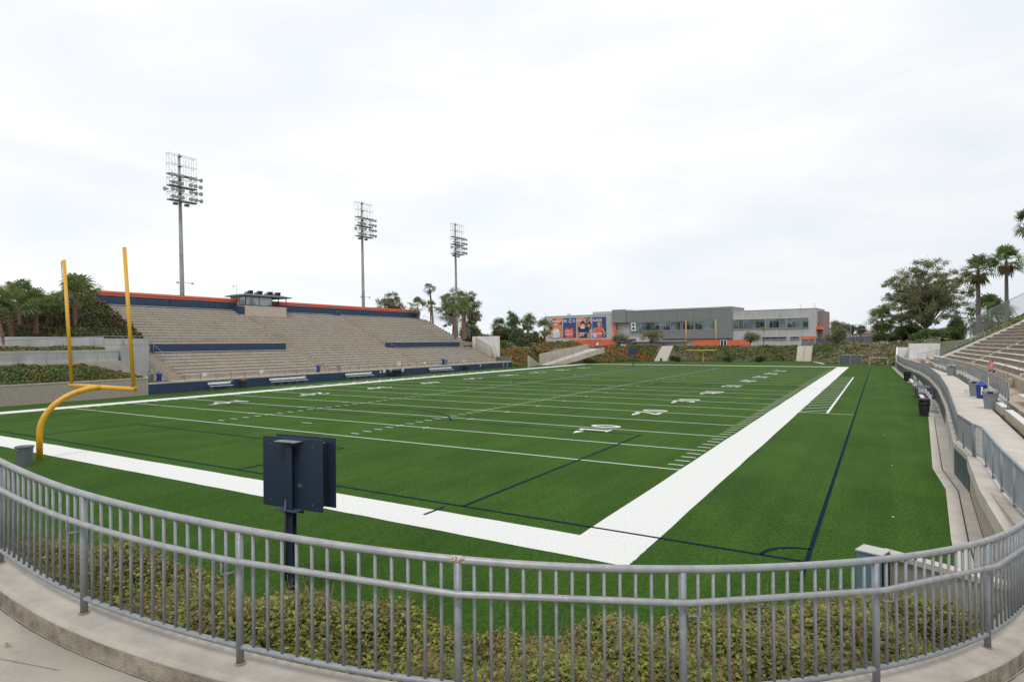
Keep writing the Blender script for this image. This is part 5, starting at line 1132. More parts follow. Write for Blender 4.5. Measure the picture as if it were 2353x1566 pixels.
def banners():
    OB = P('banner_orange', (.80, .24, .085), .7, c2=(.70, .17, .06), scale=.7); BB = P('banner_blue', (.035, .085, .27), .7, c2=(.025, .055, .19), scale=.6); BR = P('banner_brown', (.12, .07, .06), .7); WH = P('banner_white', (.75, .76, .80), .7)
    SK = P('banner_skin', (.55, .30, .21), .7); SKD = P('banner_dark_skin', (.10, .055, .045), .7); RED = P('banner_red', (.75, .12, .06), .7); NV = P('banner_navy', (.02, .03, .09), .7); HR = P('banner_hair', (.28, .15, .08), .7); PW = P('banner_pale_hair', (.62, .50, .40), .7)
    w = 5.6; gaps = [(82.2, OB, 'leftmost orange banner on the grey hall: player in white shirt holding a ball'), (76.05, BB, 'second banner from the left: dark haired player in orange vest on blue'), (69.9, OB, 'third banner from the left: helmeted player number 89 on orange'), (63.35, BB, 'rightmost banner: long haired player in orange vest on blue')]
    OUT = .16
    for i, (sL, mt, lb) in enumerate(gaps):
        z0, z1 = 6.55, 13.95; bs = BP0 + BD * (sL - w / 2) + BN * OUT + np.array([0, 0, z0]); t = thing('banner', lb, 'banner', tuple(bs), 'banners on the grey hall')
        X = lambda V, sL=sL: bxf(np.stack([sL - V[:, 0], OUT + V[:, 1], V[:, 2]], 1))       # x runs left to right as seen
        MB().box(0, w, -.12, 0, z0, z1).build('sheet', mt, t, xf=X)
        lay = [0.0]
        def shp(pts, m_, nm):
            lay[0] += .012; o = lay[0]; MB().add([(p[0], o, z0 + p[1]) for p in pts], [tuple(range(len(pts)))]).build(nm, m_, t, xf=X)
        def E(cx, cz, rx, rz, m_, nm): shp([(cx + rx * math.cos(a), cz + rz * math.sin(a)) for a in np.linspace(0, 2 * math.pi, 22, endpoint=False)], m_, nm)
        if i == 0:
            shp([(0, 4.9), (1.7, 4.5), (5.6, 4.2), (5.6, 7.4), (2.0, 7.3), (0, 6.4)], BR, 'backdrop'); shp([(0, 4.9), (2.1, 5.6), (3.2, 7.38), (5.58, 7.38), (5.58, 6.0), (3.9, 5.3), (5.58, 4.9), (5.58, 3.6), (0, 3.2)], OB, 'backdrop')
            E(2.75, 4.4, .62, .95, SK, 'head'); E(2.8, 5.2, .66, .45, PW, 'hair'); shp([(2.3, 3.0), (3.3, 3.0), (3.3, 3.8), (2.3, 3.8)], SK, 'neck')
            shp([(.6, .9), (.9, 2.9), (2.3, 3.6), (2.8, 3.1), (3.4, 3.6), (4.5, 3.0), (4.7, 1.4), (4.4, 0), (1.2, 0)], WH, 'shirt'); shp([(4.4, 2.9), (5.0, 2.2), (5.5, .6), (5.0, 0), (4.5, 1.3)], SK, 'arm')
            for k in range(3): shp([(2.9 + k * .5, .1), (3.02 + k * .5, .1), (3.0 + k * .5, 2.2), (2.88 + k * .5, 2.2)], NV, 'stripe')
            E(1.3, .95, .8, .8, NV, 'ball'); E(1.3, .95, .72, .72, WH, 'ball'); E(1.3, 1.1, .22, .2, NV, 'ball_patch'); E(.95, .6, .16, .16, NV, 'ball_patch'); E(1.65, .6, .16, .16, NV, 'ball_patch')
        if i == 1:
            E(2.85, 4.75, .68, 1.0, SKD, 'head'); shp([(2.4, 3.2), (3.3, 3.2), (3.3, 4.2), (2.4, 4.2)], SKD, 'neck'); shp([(.5, 0), (.6, 2.2), (1.2, 3.3), (2.5, 3.8), (3.2, 3.8), (4.4, 3.3), (5.0, 2.2), (5.2, 0)], SKD, 'shoulders')
            shp([(1.3, 0), (.9, 2.6), (1.3, 3.5), (2.2, 3.7), (2.85, 3.0), (3.5, 3.7), (4.2, 3.5), (4.7, 2.6), (4.3, 0)], RED, 'vest'); shp([(2.5, .1), (3.1, .1), (3.1, 1.0), (2.5, 1.0)], P('vest_shade', (.42, .16, .14), .7), 'vest_mark')
        if i == 2:
            shp([(3.2, 7.38), (5.58, 7.38), (5.58, 5.4), (4.7, 5.0), (3.6, 5.6)], BR, 'backdrop'); E(4.9, 4.4, 1.3, 1.6, BR, 'swirl'); E(5.0, 4.1, .6, .9, OB, 'swirl')
            shp([(.4, 0), (.5, 2.4), (1.0, 3.7), (1.8, 3.9), (3.8, 3.9), (4.6, 3.6), (5.1, 2.4), (5.2, 0)], NV, 'jersey'); E(.9, 3.3, .6, .7, NV, 'shoulder_pad'); E(4.7, 3.3, .6, .7, NV, 'shoulder_pad')
            shp([(.4, 0), (.5, 1.6), (1.1, 1.6), (1.2, 0)], OB, 'sleeve'); shp([(4.4, 0), (4.5, 1.6), (5.1, 1.6), (5.2, 0)], SK, 'arm')
            E(2.5, 4.9, 1.1, 1.25, NV, 'helmet'); E(2.5, 4.35, .72, .8, SK, 'face'); 
            for zz in (3.75, 4.1, 4.75): shp([(1.6, zz), (3.4, zz), (3.4, zz + .13), (1.6, zz + .13)], WH, 'face_mask')
            for xx in (1.6, 2.3, 2.6, 3.27): shp([(xx, 3.4), (xx + .12, 3.4), (xx + .12, 4.85), (xx, 4.85)], WH, 'face_mask')
            shp([(1.7, 3.3), (3.3, 3.3), (3.1, 3.75), (1.9, 3.75)], WH, 'chin_strap')
        if i == 3:
            E(3.5, 4.4, .75, 1.5, HR, 'hair'); shp([(3.4, 5.2), (4.0, 4.4), (4.5, 2.7), (4.0, 2.2), (3.3, 3.4)], HR, 'ponytail'); E(2.75, 4.9, .66, 1.05, SK, 'face'); E(2.8, 5.75, .68, .38, HR, 'hair'); shp([(2.4, 3.3), (3.2, 3.3), (3.2, 4.2), (2.4, 4.2)], SK, 'neck')
            shp([(.1, 1.5), (.5, 3.1), (1.3, 3.6), (4.2, 3.5), (5.5, 1.4), (4.7, .2), (4.4, .2), (4.9, 1.3), (4.0, 2.6), (1.3, 2.6), (.6, 1.3), (.2, .7)], SK, 'arms'); shp([(1.4, 0), (1.2, 2.2), (.9, 3.3), (1.7, 3.7), (2.6, 3.3), (3.4, 3.7), (4.0, 3.3), (3.8, 2.2), (4.0, 0)], RED, 'vest')
            for k in range(2): shp([(.15 + k * .75, 1.4), (.65 + k * .75, 1.4), (1.1 + k * .75, 0), (.55 + k * .75, 0)], WH, 'striped_ball')
        lay[0] += .014; o = lay[0]
        T = lambda x0, z, sx=1.0, o=o, sL=sL, z0=z0: (lambda V: bxf(np.stack([sL - (x0 + V[:, 0] * sx), np.full(len(V), OUT + o), z0 + z + V[:, 1]], 1)))
        words = [[('O', 1.95, .05, 1.04), ('RAN', 1.38, 1.85, 1.14)], [('GE', 1.38, -.05, 1.05), ('C', 1.95, 2.6, 1.0), ('O', 1.38, 4.2, 1.1)], [('AST', 1.38, -.02, 1.04), ('C', 1.95, 3.35, .9), ('O', 1.38, 4.75, .66)], [('LLEGE', 1.38, .2, 1.02)]][i]
        for s, sz, x0, sx in words: text_mesh(s, sz, WHITE, 'lettering', t, T(x0, 5.85 if sz < 1.9 else 5.62, sx))
        if i == 1: text_mesh('Dedication', .66, WHITE, 'lettering', t, T(.7, 2.25))
        if i == 2:
            text_mesh('89', 2.0, P('banner_num', (.82, .50, .38), .7), 'number', t, T(1.3, .45)); text_mesh('Tradition', .6, WHITE, 'lettering', t, T(1.0, 2.35), z=.1) if False else None
        if i in (1, 2, 3):
            o += .01
            for zz, ww in ((1.45, 3.7), (1.05, 3.3)) if i != 2 else ((1.62, 3.6),): MB().add([(.75, o, z0 + zz), (.75 + ww, o, z0 + zz), (.75 + ww, o, z0 + zz + .15), (.75, o, z0 + zz + .15)], [(0, 1, 2, 3)]).build('fine_print', WH, t, xf=X)
banners()
p = BP0 + BD * 57.5 + BN * 7; t = thing('a_frame_board', 'white folding board standing in front of the orange double doors', 'sign', (p[0], p[1], 3.3)); MB().add([(p[0] - .5, p[1] - .4, 3.3), (p[0] + .5, p[1] - .4, 3.3), (p[0] + .22, p[1], 4.7), (p[0] - .22, p[1], 4.7)], [(0, 1, 2, 3)]).build('front_leaf', WHITE, t); MB().add([(p[0] - .5, p[1] + .4, 3.3), (p[0] + .5, p[1] + .4, 3.3), (p[0] + .22, p[1] + .01, 4.7), (p[0] - .22, p[1] + .01, 4.7)], [(3, 2, 1, 0)]).build('rear_leaf', GALV, t)
for u, lb in ((1429, 'grey parked utility cart beside the small tree before the grey hall'), (1416, 'dark parked cart left of the grey one before the hall')):
    p = at(u, 794, 160); z = 3.4; t = thing('utility_cart', lb, 'cart', (p[0], p[1], z)); mt = P('cart_white', (.5, .5, .48), .5) if u == 1429 else DARK
    MB().box(p[0] - 1.1, p[0] + 1.1, p[1] - .6, p[1] + .6, z + .3, z + .8).build('body', mt, t); MB().box(p[0] - .6, p[0] + .6, p[1] - .55, p[1] + .55, z + 1.45, z + 1.52).build('roof', mt, t)
    for dx in (-.55, .55):
        for dy in (-.5, .5): MB().tube([(p[0] + dx, p[1] + dy, z + .8), (p[0] + dx, p[1] + dy, z + 1.45)], .03, 4).build('roof_post', DARK, t)
    for dx in (-.7, .7): MB().tube([(p[0] + dx, p[1] - .62, z + .25), (p[0] + dx, p[1] - .5, z + .25)], .25, 10).build('wheel', DARK, t); MB().tube([(p[0] + dx, p[1] + .5, z + .25), (p[0] + dx, p[1] + .62, z + .25)], .25, 10).build('wheel', DARK, t)
# fence, gate and low buildings right of the hall
pa, pb_ = at(1874, 795, 172), at(2010, 794, 150)
rail('windscreen_fence', 'dark grey fabric covered fence at the top of the far right slope', [(pa[0], pa[1], 3.3), (at(1950, 794, 160)[0], at(1950, 794, 160)[1], 3.5), (pb_[0], pb_[1], 3.7)], 2.1, 3.5, .05, mat=GALV_D, panel=WINDSCREEN, cat='fence')
rail('gate', 'pale metal gate at the top of the right far stairs', [(at(1842, 790, 158)[0], at(1842, 790, 158)[1], 3.3), (at(1872, 790, 158)[0], at(1872, 790, 158)[1], 3.3)], 1.9, 1.5, .05, mid=(1.0,), mat=GALV_L, pick=.5, bottom=.2, cat='gate')
rail('chain_link_fence', 'tall thin ball court fence far beyond the dark fabric fence', [tuple(np.append(at(1955, 780, 230)[:2], 3.3)), tuple(np.append(at(2003, 780, 225)[:2], 3.3))], 7.2, 6, .08, mid=(5.4,), mat=GALV, panel=None, cat='fence')
def lowhouse(u0, u1, depth, z1, label, mat, roofm):
    a, b = at(u0, 785, depth), at(u1, 785, depth); d = (b - a)[:2]; L0 = np.linalg.norm(d); d /= L0; q = np.array([-d[1], d[0]]); c = (a + b)[:2] / 2 + q * 4
    t = thing('campus_building', label, 'building', (c[0], c[1], 3.2))
    MB().obox((*c, (z1 + 3) / 2), (*(d * L0 / 2), 0), (*(q * 4), 0), (0, 0, (z1 - 3) / 2)).build('wall', mat, t)
    m = MB(); e = .6; P4 = [c - d * (L0 / 2 + e) - q * (4 + e), c + d * (L0 / 2 + e) - q * (4 + e), c + d * (L0 / 2 + e) + q * (4 + e), c - d * (L0 / 2 + e) + q * (4 + e)]
    m.add([(*p_, z1 + .01) for p_ in P4] + [(*(c - d * (L0 / 2 - 3)), z1 + 1.4), (*(c + d * (L0 / 2 - 3)), z1 + 1.4)], [(3, 2, 1, 0), (0, 1, 5, 4), (1, 2, 5), (2, 3, 4, 5), (3, 0, 4)]); m.build('roof', roofm, t)
    return t
lowhouse(1935, 1957, 240, 8.2, 'white flat building glimpsed right of the small tree beyond the dark fence', WHITEW, P('flatroof', (.4, .4, .4), .8)); lowhouse(1985, 2030, 250, 7.2, 'low house with brownish roof far beyond the dark fence', TAN, P('brownroof', (.16, .11, .09), .9))

# ================================================================== VEGETATION
IBARK = BARK
def lin(a, b, t): return a + (b - a) * t
G_DARK = leafmat('leaf_dark', [(.07, .11, .045), (.12, .17, .065), (.16, .21, .085), (.09, .13, .055)]); G_MID = leafmat('leaf_mid', [(.08, .15, .035), (.14, .22, .05), (.20, .27, .075), (.11, .17, .04)])
G_EUC = leafmat('leaf_eucalyptus', [(.15, .18, .08), (.22, .24, .11), (.29, .29, .15), (.17, .19, .09), (.32, .27, .16)], trans=.4); G_YEL = leafmat('leaf_yellow_green', [(.13, .14, .06), (.19, .195, .085), (.25, .235, .11), (.15, .16, .07)])
G_PALM = leafmat('palm_frond', [(.09, .145, .045), (.16, .215, .07), (.25, .29, .11)], trans=.4); G_PALMD = leafmat('palm_frond_dull', [(.08, .12, .05), (.12, .155, .07), (.17, .19, .09)], trans=.3); G_DEAD = leafmat('dead_frond', [(.20, .12, .07), (.28, .18, .11), (.14, .09, .06)], trans=.1)
G_SILV = leafmat('leaf_silver', [(.08, .11, .07), (.13, .16, .11), (.06, .09, .05)])
def fans(c, n, L0, Rf, elmin, elmax, blades=15, width=.07, droop=.35):
    V = []
    for i in range(n):
        az = i * 2.39996 + R_(-.3, .3); el = math.radians(R_(elmin, elmax)); d = np.array([math.cos(az) * math.cos(el), math.sin(az) * math.cos(el), math.sin(el)]); s = np.array([-math.sin(az), math.cos(az), 0]); nn = np.cross(s, d); nn = -nn if nn[2] < 0 and el > 0 else nn
        L1 = L0 * R_(.8, 1.15); p = np.array(c) + d * L1 + np.array([0, 0, -droop * .3 * L1 * math.cos(el)]); w = .025 * max(1, Rf)
        a0 = np.array(c); V += [a0 - s * w, a0 + s * w, p + s * w * .7, p - s * w * .7]
        tw = R_(-.5, .5); s2 = s * math.cos(tw) + nn * math.sin(tw); rf = Rf * R_(.85, 1.15)
        for k in range(blades):
            an = math.radians(-105 + 210 * k / (blades - 1)); bd = d * math.cos(an) + s2 * math.sin(an); Lb = rf * (1 - .25 * abs(an) / 1.8) * R_(.9, 1.05); side = np.cross(bd, nn); side /= np.linalg.norm(side) + 1e-9
            mid = p + bd * Lb * .62; tip = p + bd * Lb + np.array([0, 0, -droop * Lb * R_(.5, 1.2)]); wd = width * rf
            V += [p, mid - side * wd, tip, mid + side * wd]
    return V
def palm(u, depth, zb, crown_z, label, R0=1.15, n=34, tr=.22, mat=G_PALM, bark=BARKP, lean=0, skirt=6, group='fan palms', elmin=-35, stalks=False, basis=None):
    p = at(u, 780, depth); x, y = (p[0], p[1]) if basis is None else basis; t = thing('fan_palm', label, 'palm tree', (x, y, zb), group); m = MB(); pts = []; rr = []; n_ = int((crown_z - zb) / .22) + 3; lx = AR[0] * lean; ly = AR[1] * lean
    for i in range(n_): f = i / (n_ - 1); pts.append((x + lx * f * f, y + ly * f * f, lin(zb - .4, crown_z, f))); rr.append(tr * (1.15 - .4 * f) * (1 + (.08 if i % 2 else -.04) + R_(-.03, .03)))
    m.tube(pts, rr, 12); m.build('trunk', bark, t, False)
    c = (x + lx, y + ly, crown_z); V = fans(c, n, R0 * .92, R0 * .95, elmin, 88, 13, .055); rawmesh('crown', V, np.arange(len(V)), 4, mat, t)
    if skirt: V = fans((c[0], c[1], crown_z - .1), skirt, R0 * .5, R0 * .8, -85, -50, 11, .08, .5); rawmesh('dead_fronds', V, np.arange(len(V)), 4, G_DEAD, t)
    return t
def branchy(x, y, zb, h, cr, label, name='eucalyptus_tree', cat='tree', mat=G_EUC, bark=BARK, nl=9000, clusters=60, leaf=.32, trunk=.3, fork=.35, squash=.75, cz=None, group=None, rc=.9, core=False, shell=.55):
    """trunk that forks into limbs which end in leaf clusters spread through the crown"""
    t = thing(name, label, cat, (x, y, zb), group); m = MB(); cz = cz if cz else zb + h - cr * squash; base = np.array([x, y, zb - .5]); fk = np.array([x + R_(-.3, .3), y + R_(-.3, .3), zb + h * fork]); ctr = np.array([x, y, cz])
    m.tube([base, base * .5 + fk * .5 + nr.normal(size=3) * .1, fk], [trunk * 1.2, trunk, trunk * .8], 9); C = []
    nb = max(4, clusters // 7); heads = []
    for i in range(nb):
        d = sph(1)[0]; d[2] = abs(d[2]) * .9 - .15; q = ctr + d * np.array([cr, cr, cr * squash]) * R_(.3, .6); mid = fk * .5 + q * .5 + nr.normal(size=3) * cr * .05; m.tube([fk, mid, q], [trunk * .55, trunk * .38, trunk * .25], 6, False); heads.append(q)
    for i in range(clusters):
        d = sph(1)[0]; d[2] = d[2] * .95 + .05; q = ctr + d * np.array([cr, cr, cr * squash]) * (R_(shell, 1.0) if i % 4 else R_(.1, shell)); hd = min(heads, key=lambda a: np.linalg.norm(a - q)); m.tube([hd, (hd + q) / 2 + nr.normal(size=3) * .1 * cr * .3, q], [trunk * .2, trunk * .12, trunk * .05], 4, False); C.append(q)
    m.build('trunk', bark, t); C = np.array(C); per = nl // clusters; idx = np.repeat(np.arange(len(C)), per); sz = nr.uniform(.55, 1.25, len(C))[idx]
    pts = C[idx] + nr.normal(size=(len(idx), 3)) * np.array([rc, rc, rc * .7]) * .5 * sz[:, None]
    V, I = leaves(pts, leaf, .2, (pts - C[idx]) * .6, .5, .5); rawmesh('crown', V, I, 4, mat, t)
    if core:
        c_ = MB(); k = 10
        c_.lathe((ctr[0], ctr[1], ctr[2]), [(cr * .72 * math.cos(a), cr * squash * .72 * math.sin(a)) for a in np.linspace(-1.5, 1.5, k)], 14, False); c_.build('inner_dark_core', P('inner_dark', (.012, .02, .008), 1), t)  # solid dark filler added inside the crown against see-through
    return t
def bush(x, y, zb, rx, ry, h, label, mat=G_DARK, nl=6000, leaf=.22, group='shrubs', name='shrub', lumps=9, cat='shrub'):
    t = thing(name, label, cat, (x, y, zb), group); L_c = []
    for i in range(lumps): a = R_(0, 6.28); r = R_(0, .6); L_c.append((x + rx * r * math.cos(a), y + ry * r * math.sin(a), zb + h * R_(.35, .62), R_(.38, .55)))
    P_ = []; per = nl // lumps; core = MB()
    for (cx, cy_, cz, s) in L_c:
        d = sph(per); P_.append(np.array([cx, cy_, cz]) + d * np.array([rx * s, ry * s, h * s * .85]) * nr.uniform(.82, 1.06, (per, 1)))
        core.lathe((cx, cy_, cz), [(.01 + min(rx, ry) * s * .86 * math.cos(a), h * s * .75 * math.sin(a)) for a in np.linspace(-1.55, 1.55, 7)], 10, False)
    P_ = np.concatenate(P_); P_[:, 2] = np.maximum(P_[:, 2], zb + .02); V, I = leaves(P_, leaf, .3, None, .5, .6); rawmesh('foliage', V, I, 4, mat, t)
    core.build('dark_core', P('inner_dark', (.012, .02, .008), 1), t); return t  # solid dark lumps added under the leaf shell to stop see-through

# -- vegetated surfaces
G_ICE = leafmat('ice_plant', [(.10, .13, .035), (.15, .17, .05), (.19, .19, .06), (.12, .13, .04)], patch=[(.36, .16, .05), (.42, .19, .06), (.25, .16, .055), (.20, .16, .06)], pscale=.13, trans=.15)
G_ICEG = leafmat('ice_plant_green', [(.075, .12, .03), (.14, .18, .05), (.20, .22, .08), (.10, .13, .04)], patch=[(.30, .23, .10), (.28, .23, .15), (.33, .28, .22), (.16, .17, .06)], pscale=.10, trans=.15)
G_BED = leafmat('bed_leaf', [(.09, .15, .05), (.14, .20, .07), (.19, .23, .10), (.06, .11, .035)], patch=[(.42, .17, .05), (.15, .19, .05), (.12, .17, .05)], pscale=.28, trans=.15)
G_SCRUB = leafmat('scrub_leaf', [(.05, .07, .022), (.09, .115, .035), (.16, .17, .045)], patch=[(.15, .10, .07), (.09, .065, .05), (.20, .13, .085)], pscale=.35, trans=.1)
def hn(x, y, s=1.0): return .5 * math.sin(x * .9 * s + 1.7 * math.sin(y * .7 * s)) + .5 * math.sin(y * 1.1 * s + 1.3 * math.sin(x * .8 * s + 2))
def cover(name, quadgrid, n, leaf, mat, label, bump=.35, lift=.12, grid=(40, 10), fs=1.0, under=None):
    """quadgrid: list of rows of 3D points; the surface is interpolated, lumped, and leaves are strewn on it"""
    G = np.array(quadgrid, float); A, Bn = G.shape[:2]
    def S(u, v):
        e = min(1, 6 * min(v, 1 - v) + .15); u *= A - 1; v *= Bn - 1; i = min(int(u), A - 2); j = min(int(v), Bn - 2); f, g = u - i, v - j; p = G[i, j] * (1 - f) * (1 - g) + G[i + 1, j] * f * (1 - g) + G[i, j + 1] * (1 - f) * g + G[i + 1, j + 1] * f * g
        p = p.copy(); p[2] += bump * e * (hn(p[0], p[1], fs) * .6 + hn(p[0] * 2.7 + 3, p[1] * 2.7, fs) * .4 + .4); return p
    m = MB(); V = [S(i / grid[0], j / grid[1]) for i in range(grid[0] + 1) for j in range(grid[1] + 1)]; k = grid[1] + 1
    m.add(V, [(i * k + j, (i + 1) * k + j, (i + 1) * k + j + 1, i * k + j + 1) for i in range(grid[0]) for j in range(grid[1])])
    o = m.build(name + '_soil', under or P('under_green', (.075, .09, .035), 1, c2=(.14, .10, .05), scale=.5, bump=1, bscale=4)); o['kind'] = 'structure'; o.name = 'slope'
    pts = np.array([S(a, b) for a, b in zip(nr.uniform(0, 1, n), nr.uniform(0, 1, n))]); pts[:, 2] += nr.uniform(-.2, 1, n) * lift
    V, I = leaves(pts, leaf, .5, None, .5, .7); o = rawmesh(name, V, I, 4, mat); o['kind'] = 'stuff'; o['label'] = label; o['category'] = 'ground cover'; return o
def rows(idx, tt=(0, .25, .5, .75, 1.0), z1=None, ext=0):
    out = []
    for i in idx:
        a, b = np.array(ST[i][0], float), np.array(ST[i][1], float); r = []
        for t_ in tt: p = a + (b - a) * t_; p[2] += .06; r.append(p)
        c = np.array(ST[i][2], float)
        if ext: q = b + (c - b) * ext; q[2] += .04; r.append(q)
        out.append(r)
    return out
cover('ground_cover', rows([7, 8, 9], ext=.25), 26000, .34, G_ICE, 'orange and green ice plant covering the far slope left of the pale stairs', .45, .15, (30, 12))
def mix(i, j, f): 
    return tuple(tuple(np.array(ST[i][k], float) * (1 - f) + np.array(ST[j][k], float) * f) for k in range(3))
def rowsS(S_, ext=.2):
    out = []
    for s in S_:
        a, b, c = map(lambda q: np.array(q, float), s); r = [a + (b - a) * t_ + np.array([0, 0, .06]) for t_ in (0, .25, .5, .75, 1)]; r.append(b + (c - b) * ext + np.array([0, 0, .04])); out.append(r)
    return out
cover('ground_cover', rowsS([((-38.2, 134.9, 0), (-39.0, 141.9, 3.35), (-42, 176, 3.3)), ST[10], ST[11]]), 22000, .34, G_ICEG, 'green and grey ground cover on the far slope between the two stairs', .28, .15, (26, 12))
cover('ground_cover', rowsS([((-6.8, 140.4, 0), (-7.2, 151.0, 3.3), (-3, 180, 3.15)), ((-5.3, 135, 0), (-4.2, 145.5, 3.5), (1, 176, 3.3)), ST[13], ST[14], ((11.5, 118, 0), (16, 124, 4.6), (30, 150, 5))]), 26000, .34, G_ICEG, 'green and orange ground cover on the far right slope', .5, .15, (30, 12))
cover('ground_cover', rowsS([ST[4], ST[5], ((-57.3, 103.4, 0), (-61.5, 113, 2.9), (-78, 145, 4.2))], .45), 22000, .30, G_ICE, 'orange flowering ground cover beyond the far end of the grandstand', .5, .15, (24, 12))
lw = [((-58.6, 104.5, 2.4), (-66, 115, 4.1), (-76, 133, 4.4)), ((-61.5, 118, 2.9), (-68, 130, 4.4), (-78, 150, 4.4)), ((-64.5, 143, 3.4), (-70, 152, 4.3), (-80, 165, 4.3))]
cover('ground_cover', rowsS(lw, .3), 20000, .36, G_ICE, 'orange flowering mounds left of the far ramp below the grey hall', .6, .15, (24, 12))
cover('ground_cover', [[(-56.7, y, 1.65), (-57.5, y, 2.25), (-58.6, y, 2.8), (-60.15, y, 3.05)] for y in (-14, -3, 8, 13.5)] + [[(-56.7, 16.5, 1.6), (-57.5, 16.5, 2.0), (-58.6, 16.6, 2.3), (-60.1, 16.8, 2.5)], [(-56.7, 18.9, 1.5), (-57.5, 19.0, 1.55), (-58.6, 19.0, 1.65), (-59.9, 19.0, 1.8)]], 46000, .16, G_BED, 'leafy green bed with orange flowers behind the beige block wall', .34, .14, (48, 10), 1.3)
cover('ground_cover', [[(-61.2, y, 4.5), (-62.4, y, 4.75), (-64.3, y, 4.8)] for y in (9, 13, 17.6)], 6000, .15, G_BED, 'strip of low green plants in the planter between the ramp walls', .12, .1, (16, 4), 1.3)
cover('ground_cover', [[(15, 96.8, 2.5), (18.2, 102.5, 4.5)], [(22.5, 96.8, 6.7), (24.5, 107, 8.0)], [(30.6, 96.8, 11.05), (33, 117, 12.6)]], 5000, .28, G_ICEG, 'green grass bank between the end wall and the sloping chain fence at right', .1, .1, (16, 6))
EMB = []
for y, hz in ((-12, 7.6), (0, 8.0), (8, 8.3), (14, 8.9), (18, 10.2), (21, 11.4), (23.3, 12.0)):
    r = []
    for k in range(8):
        f = k / 7; x = -64.9 - 14.6 * f; z0 = 5.1 + (.5 if y > 15 else 0); zz = lin(z0, hz, f ** .9); r.append((x, y, zz))
    r.append((-84, y, hz * .92)); EMB.append(r)
cover('ground_cover', EMB, 60000, .20, G_SCRUB, 'dry brown and green scrub on the bank behind the left palms', .6, .35, (46, 24), 1.0)
cover('ground_cover', [[(x, 23.6, zr(k) + .3) for x in (0,)] for k in ()] or [[(xr(k) - .3, 22.2, zr(k) - .3), (xr(k) - .3, 23.2, zr(k) + .35), (xr(k) - .3, 23.95, zr(k) + .25)] for k in (12, 15, 18, 21, 25)], 9000, .18, G_MID, 'green creeper spilling along the near upper edge of the grandstand', .1, .2, (30, 4))
cover('ground_cover', rowsS([ST[15], ST[16], mix(16, 17, .2)], .3), 14000, .34, G_ICEG, 'green grass and plants on the bank behind the right grandstand', .3, .1, (20, 10))

# -- left palms (on the ramp bank)
for u, dp, zb, cz, lb, kw in ((6, 58, 5.3, 9.1, 'dark trunked fan palm cut by the left edge of the photo', dict(lean=-1.2)), (26, 60, 5.3, 8.55, 'short bright green fan palm with visible leaf stalks, second from the left', dict(R0=1.5)), (46, 64, 5.3, 10.1, 'taller fan palm with dark trunk behind, third from the left', dict(R0=1.35)), (84, 62, 5.4, 9.0, 'fan palm with reddish shaggy trunk, fourth from the left', {}), (110, 66, 5.4, 8.45, 'smaller shaded fan palm left of the goal upright', {}), (173, 66, 5.8, 10.2, 'fan palm directly behind the near goal upright against the bank', dict(R0=1.75, n=32))):
    k = dict(R0=1.32, n=20, tr=.19, skirt=0, elmin=4, group='fan palms left of the grandstand'); k.update(kw); palm(u, dp, zb, cz, lb, **k)
bush(*at(140, 720, 70)[:2], 7.4, 3.2, 2.6, 3.2, 'loose green bush on the bank behind the goal upright', G_MID, 5000, .2); bush(*at(75, 735, 72)[:2], 6.6, 4, 3, 2.4, 'grey green scrub bush behind the left palms', G_SCRUB, 4500, .2); bush(*at(28, 760, 70)[:2], 5.6, 1.8, 2, 2.6, 'dark bush between the two leftmost palms', G_DARK, 3000, .2)
# -- beyond the far end of the west stand
def E_(u, v_top, depth, crpx, label, zb=4.0, **k):
    p = at(u, v_top, depth); cr = crpx * depth / FPX; h = p[2] - zb; return branchy(p[0], p[1], zb, h, cr, label, **k)
E_(897, 670, 150, 34, 'round eucalyptus crown showing above the orange topped wall', zb=6, nl=9000, clusters=80, leaf=.30, rc=.85, squash=.95, trunk=.25)
E_(1040, 655, 175, 40, 'tall eucalyptus behind the farthest floodlight tower', nl=15000, clusters=110, leaf=.34, rc=.95, squash=1.35, trunk=.35)
E_(1082, 668, 178, 24, 'narrower eucalyptus leaning right of the farthest floodlight tower', nl=10000, clusters=80, leaf=.34, rc=.85, squash=2.1, trunk=.3)
for u, dp, zb, cz, lb, kw in ((960, 130, 8, 12.6, 'fan palm crown peeking over the end of the orange topped wall', dict(R0=1.5)), (996, 150, 6, 18.3, 'tall slim fan palm high above the end of the grandstand', dict(R0=1.15, n=22, tr=.26, bark=BARKG, mat=G_PALMD, lean=-.9, elmin=-20)), (990, 135, 7, 13.0, 'shorter fan palm below the tall slim one', dict(R0=1.0, tr=.16)), (1046, 118, 6, 11.2, 'fan palm left of the farthest floodlight tower', dict(R0=1.0, tr=.2)), (1063, 130, 6, 14.2, 'fan palm with rounded crown right of the farthest floodlight tower', dict(R0=1.2, tr=.2)), (1068, 120, 6, 11.6, 'fan palm with thick reddish trunk beyond the grandstand end', dict(R0=1.3, tr=.28))):
    k = dict(group='fan palms beyond the grandstand', mat=G_PALM, skirt=2, n=24, elmin=-15); k.update(kw); palm(u, dp, zb, cz, lb, **k)
tag(MB().box(-66.2, -59.6, 90.2, 90.5, 2, 6.25).build('stair_wall', WHITEW), 'pale grey concrete wall at the far end of the grandstand beside the chain fence', 'wall')
tag(MB().prism([(-59.8, 88.8), (-59.55, 88.8), (-61.2, 90.15), (-65.2, 90.15), (-65.2, 89.95), (-61.3, 89.95)], 1.2, [2.2, 2.2, 4.2, 6.2, 6.2, 4.2]).build('stair_wall', CONC_W), 'slanting pale stair wall at the far end of the grandstand', 'wall')
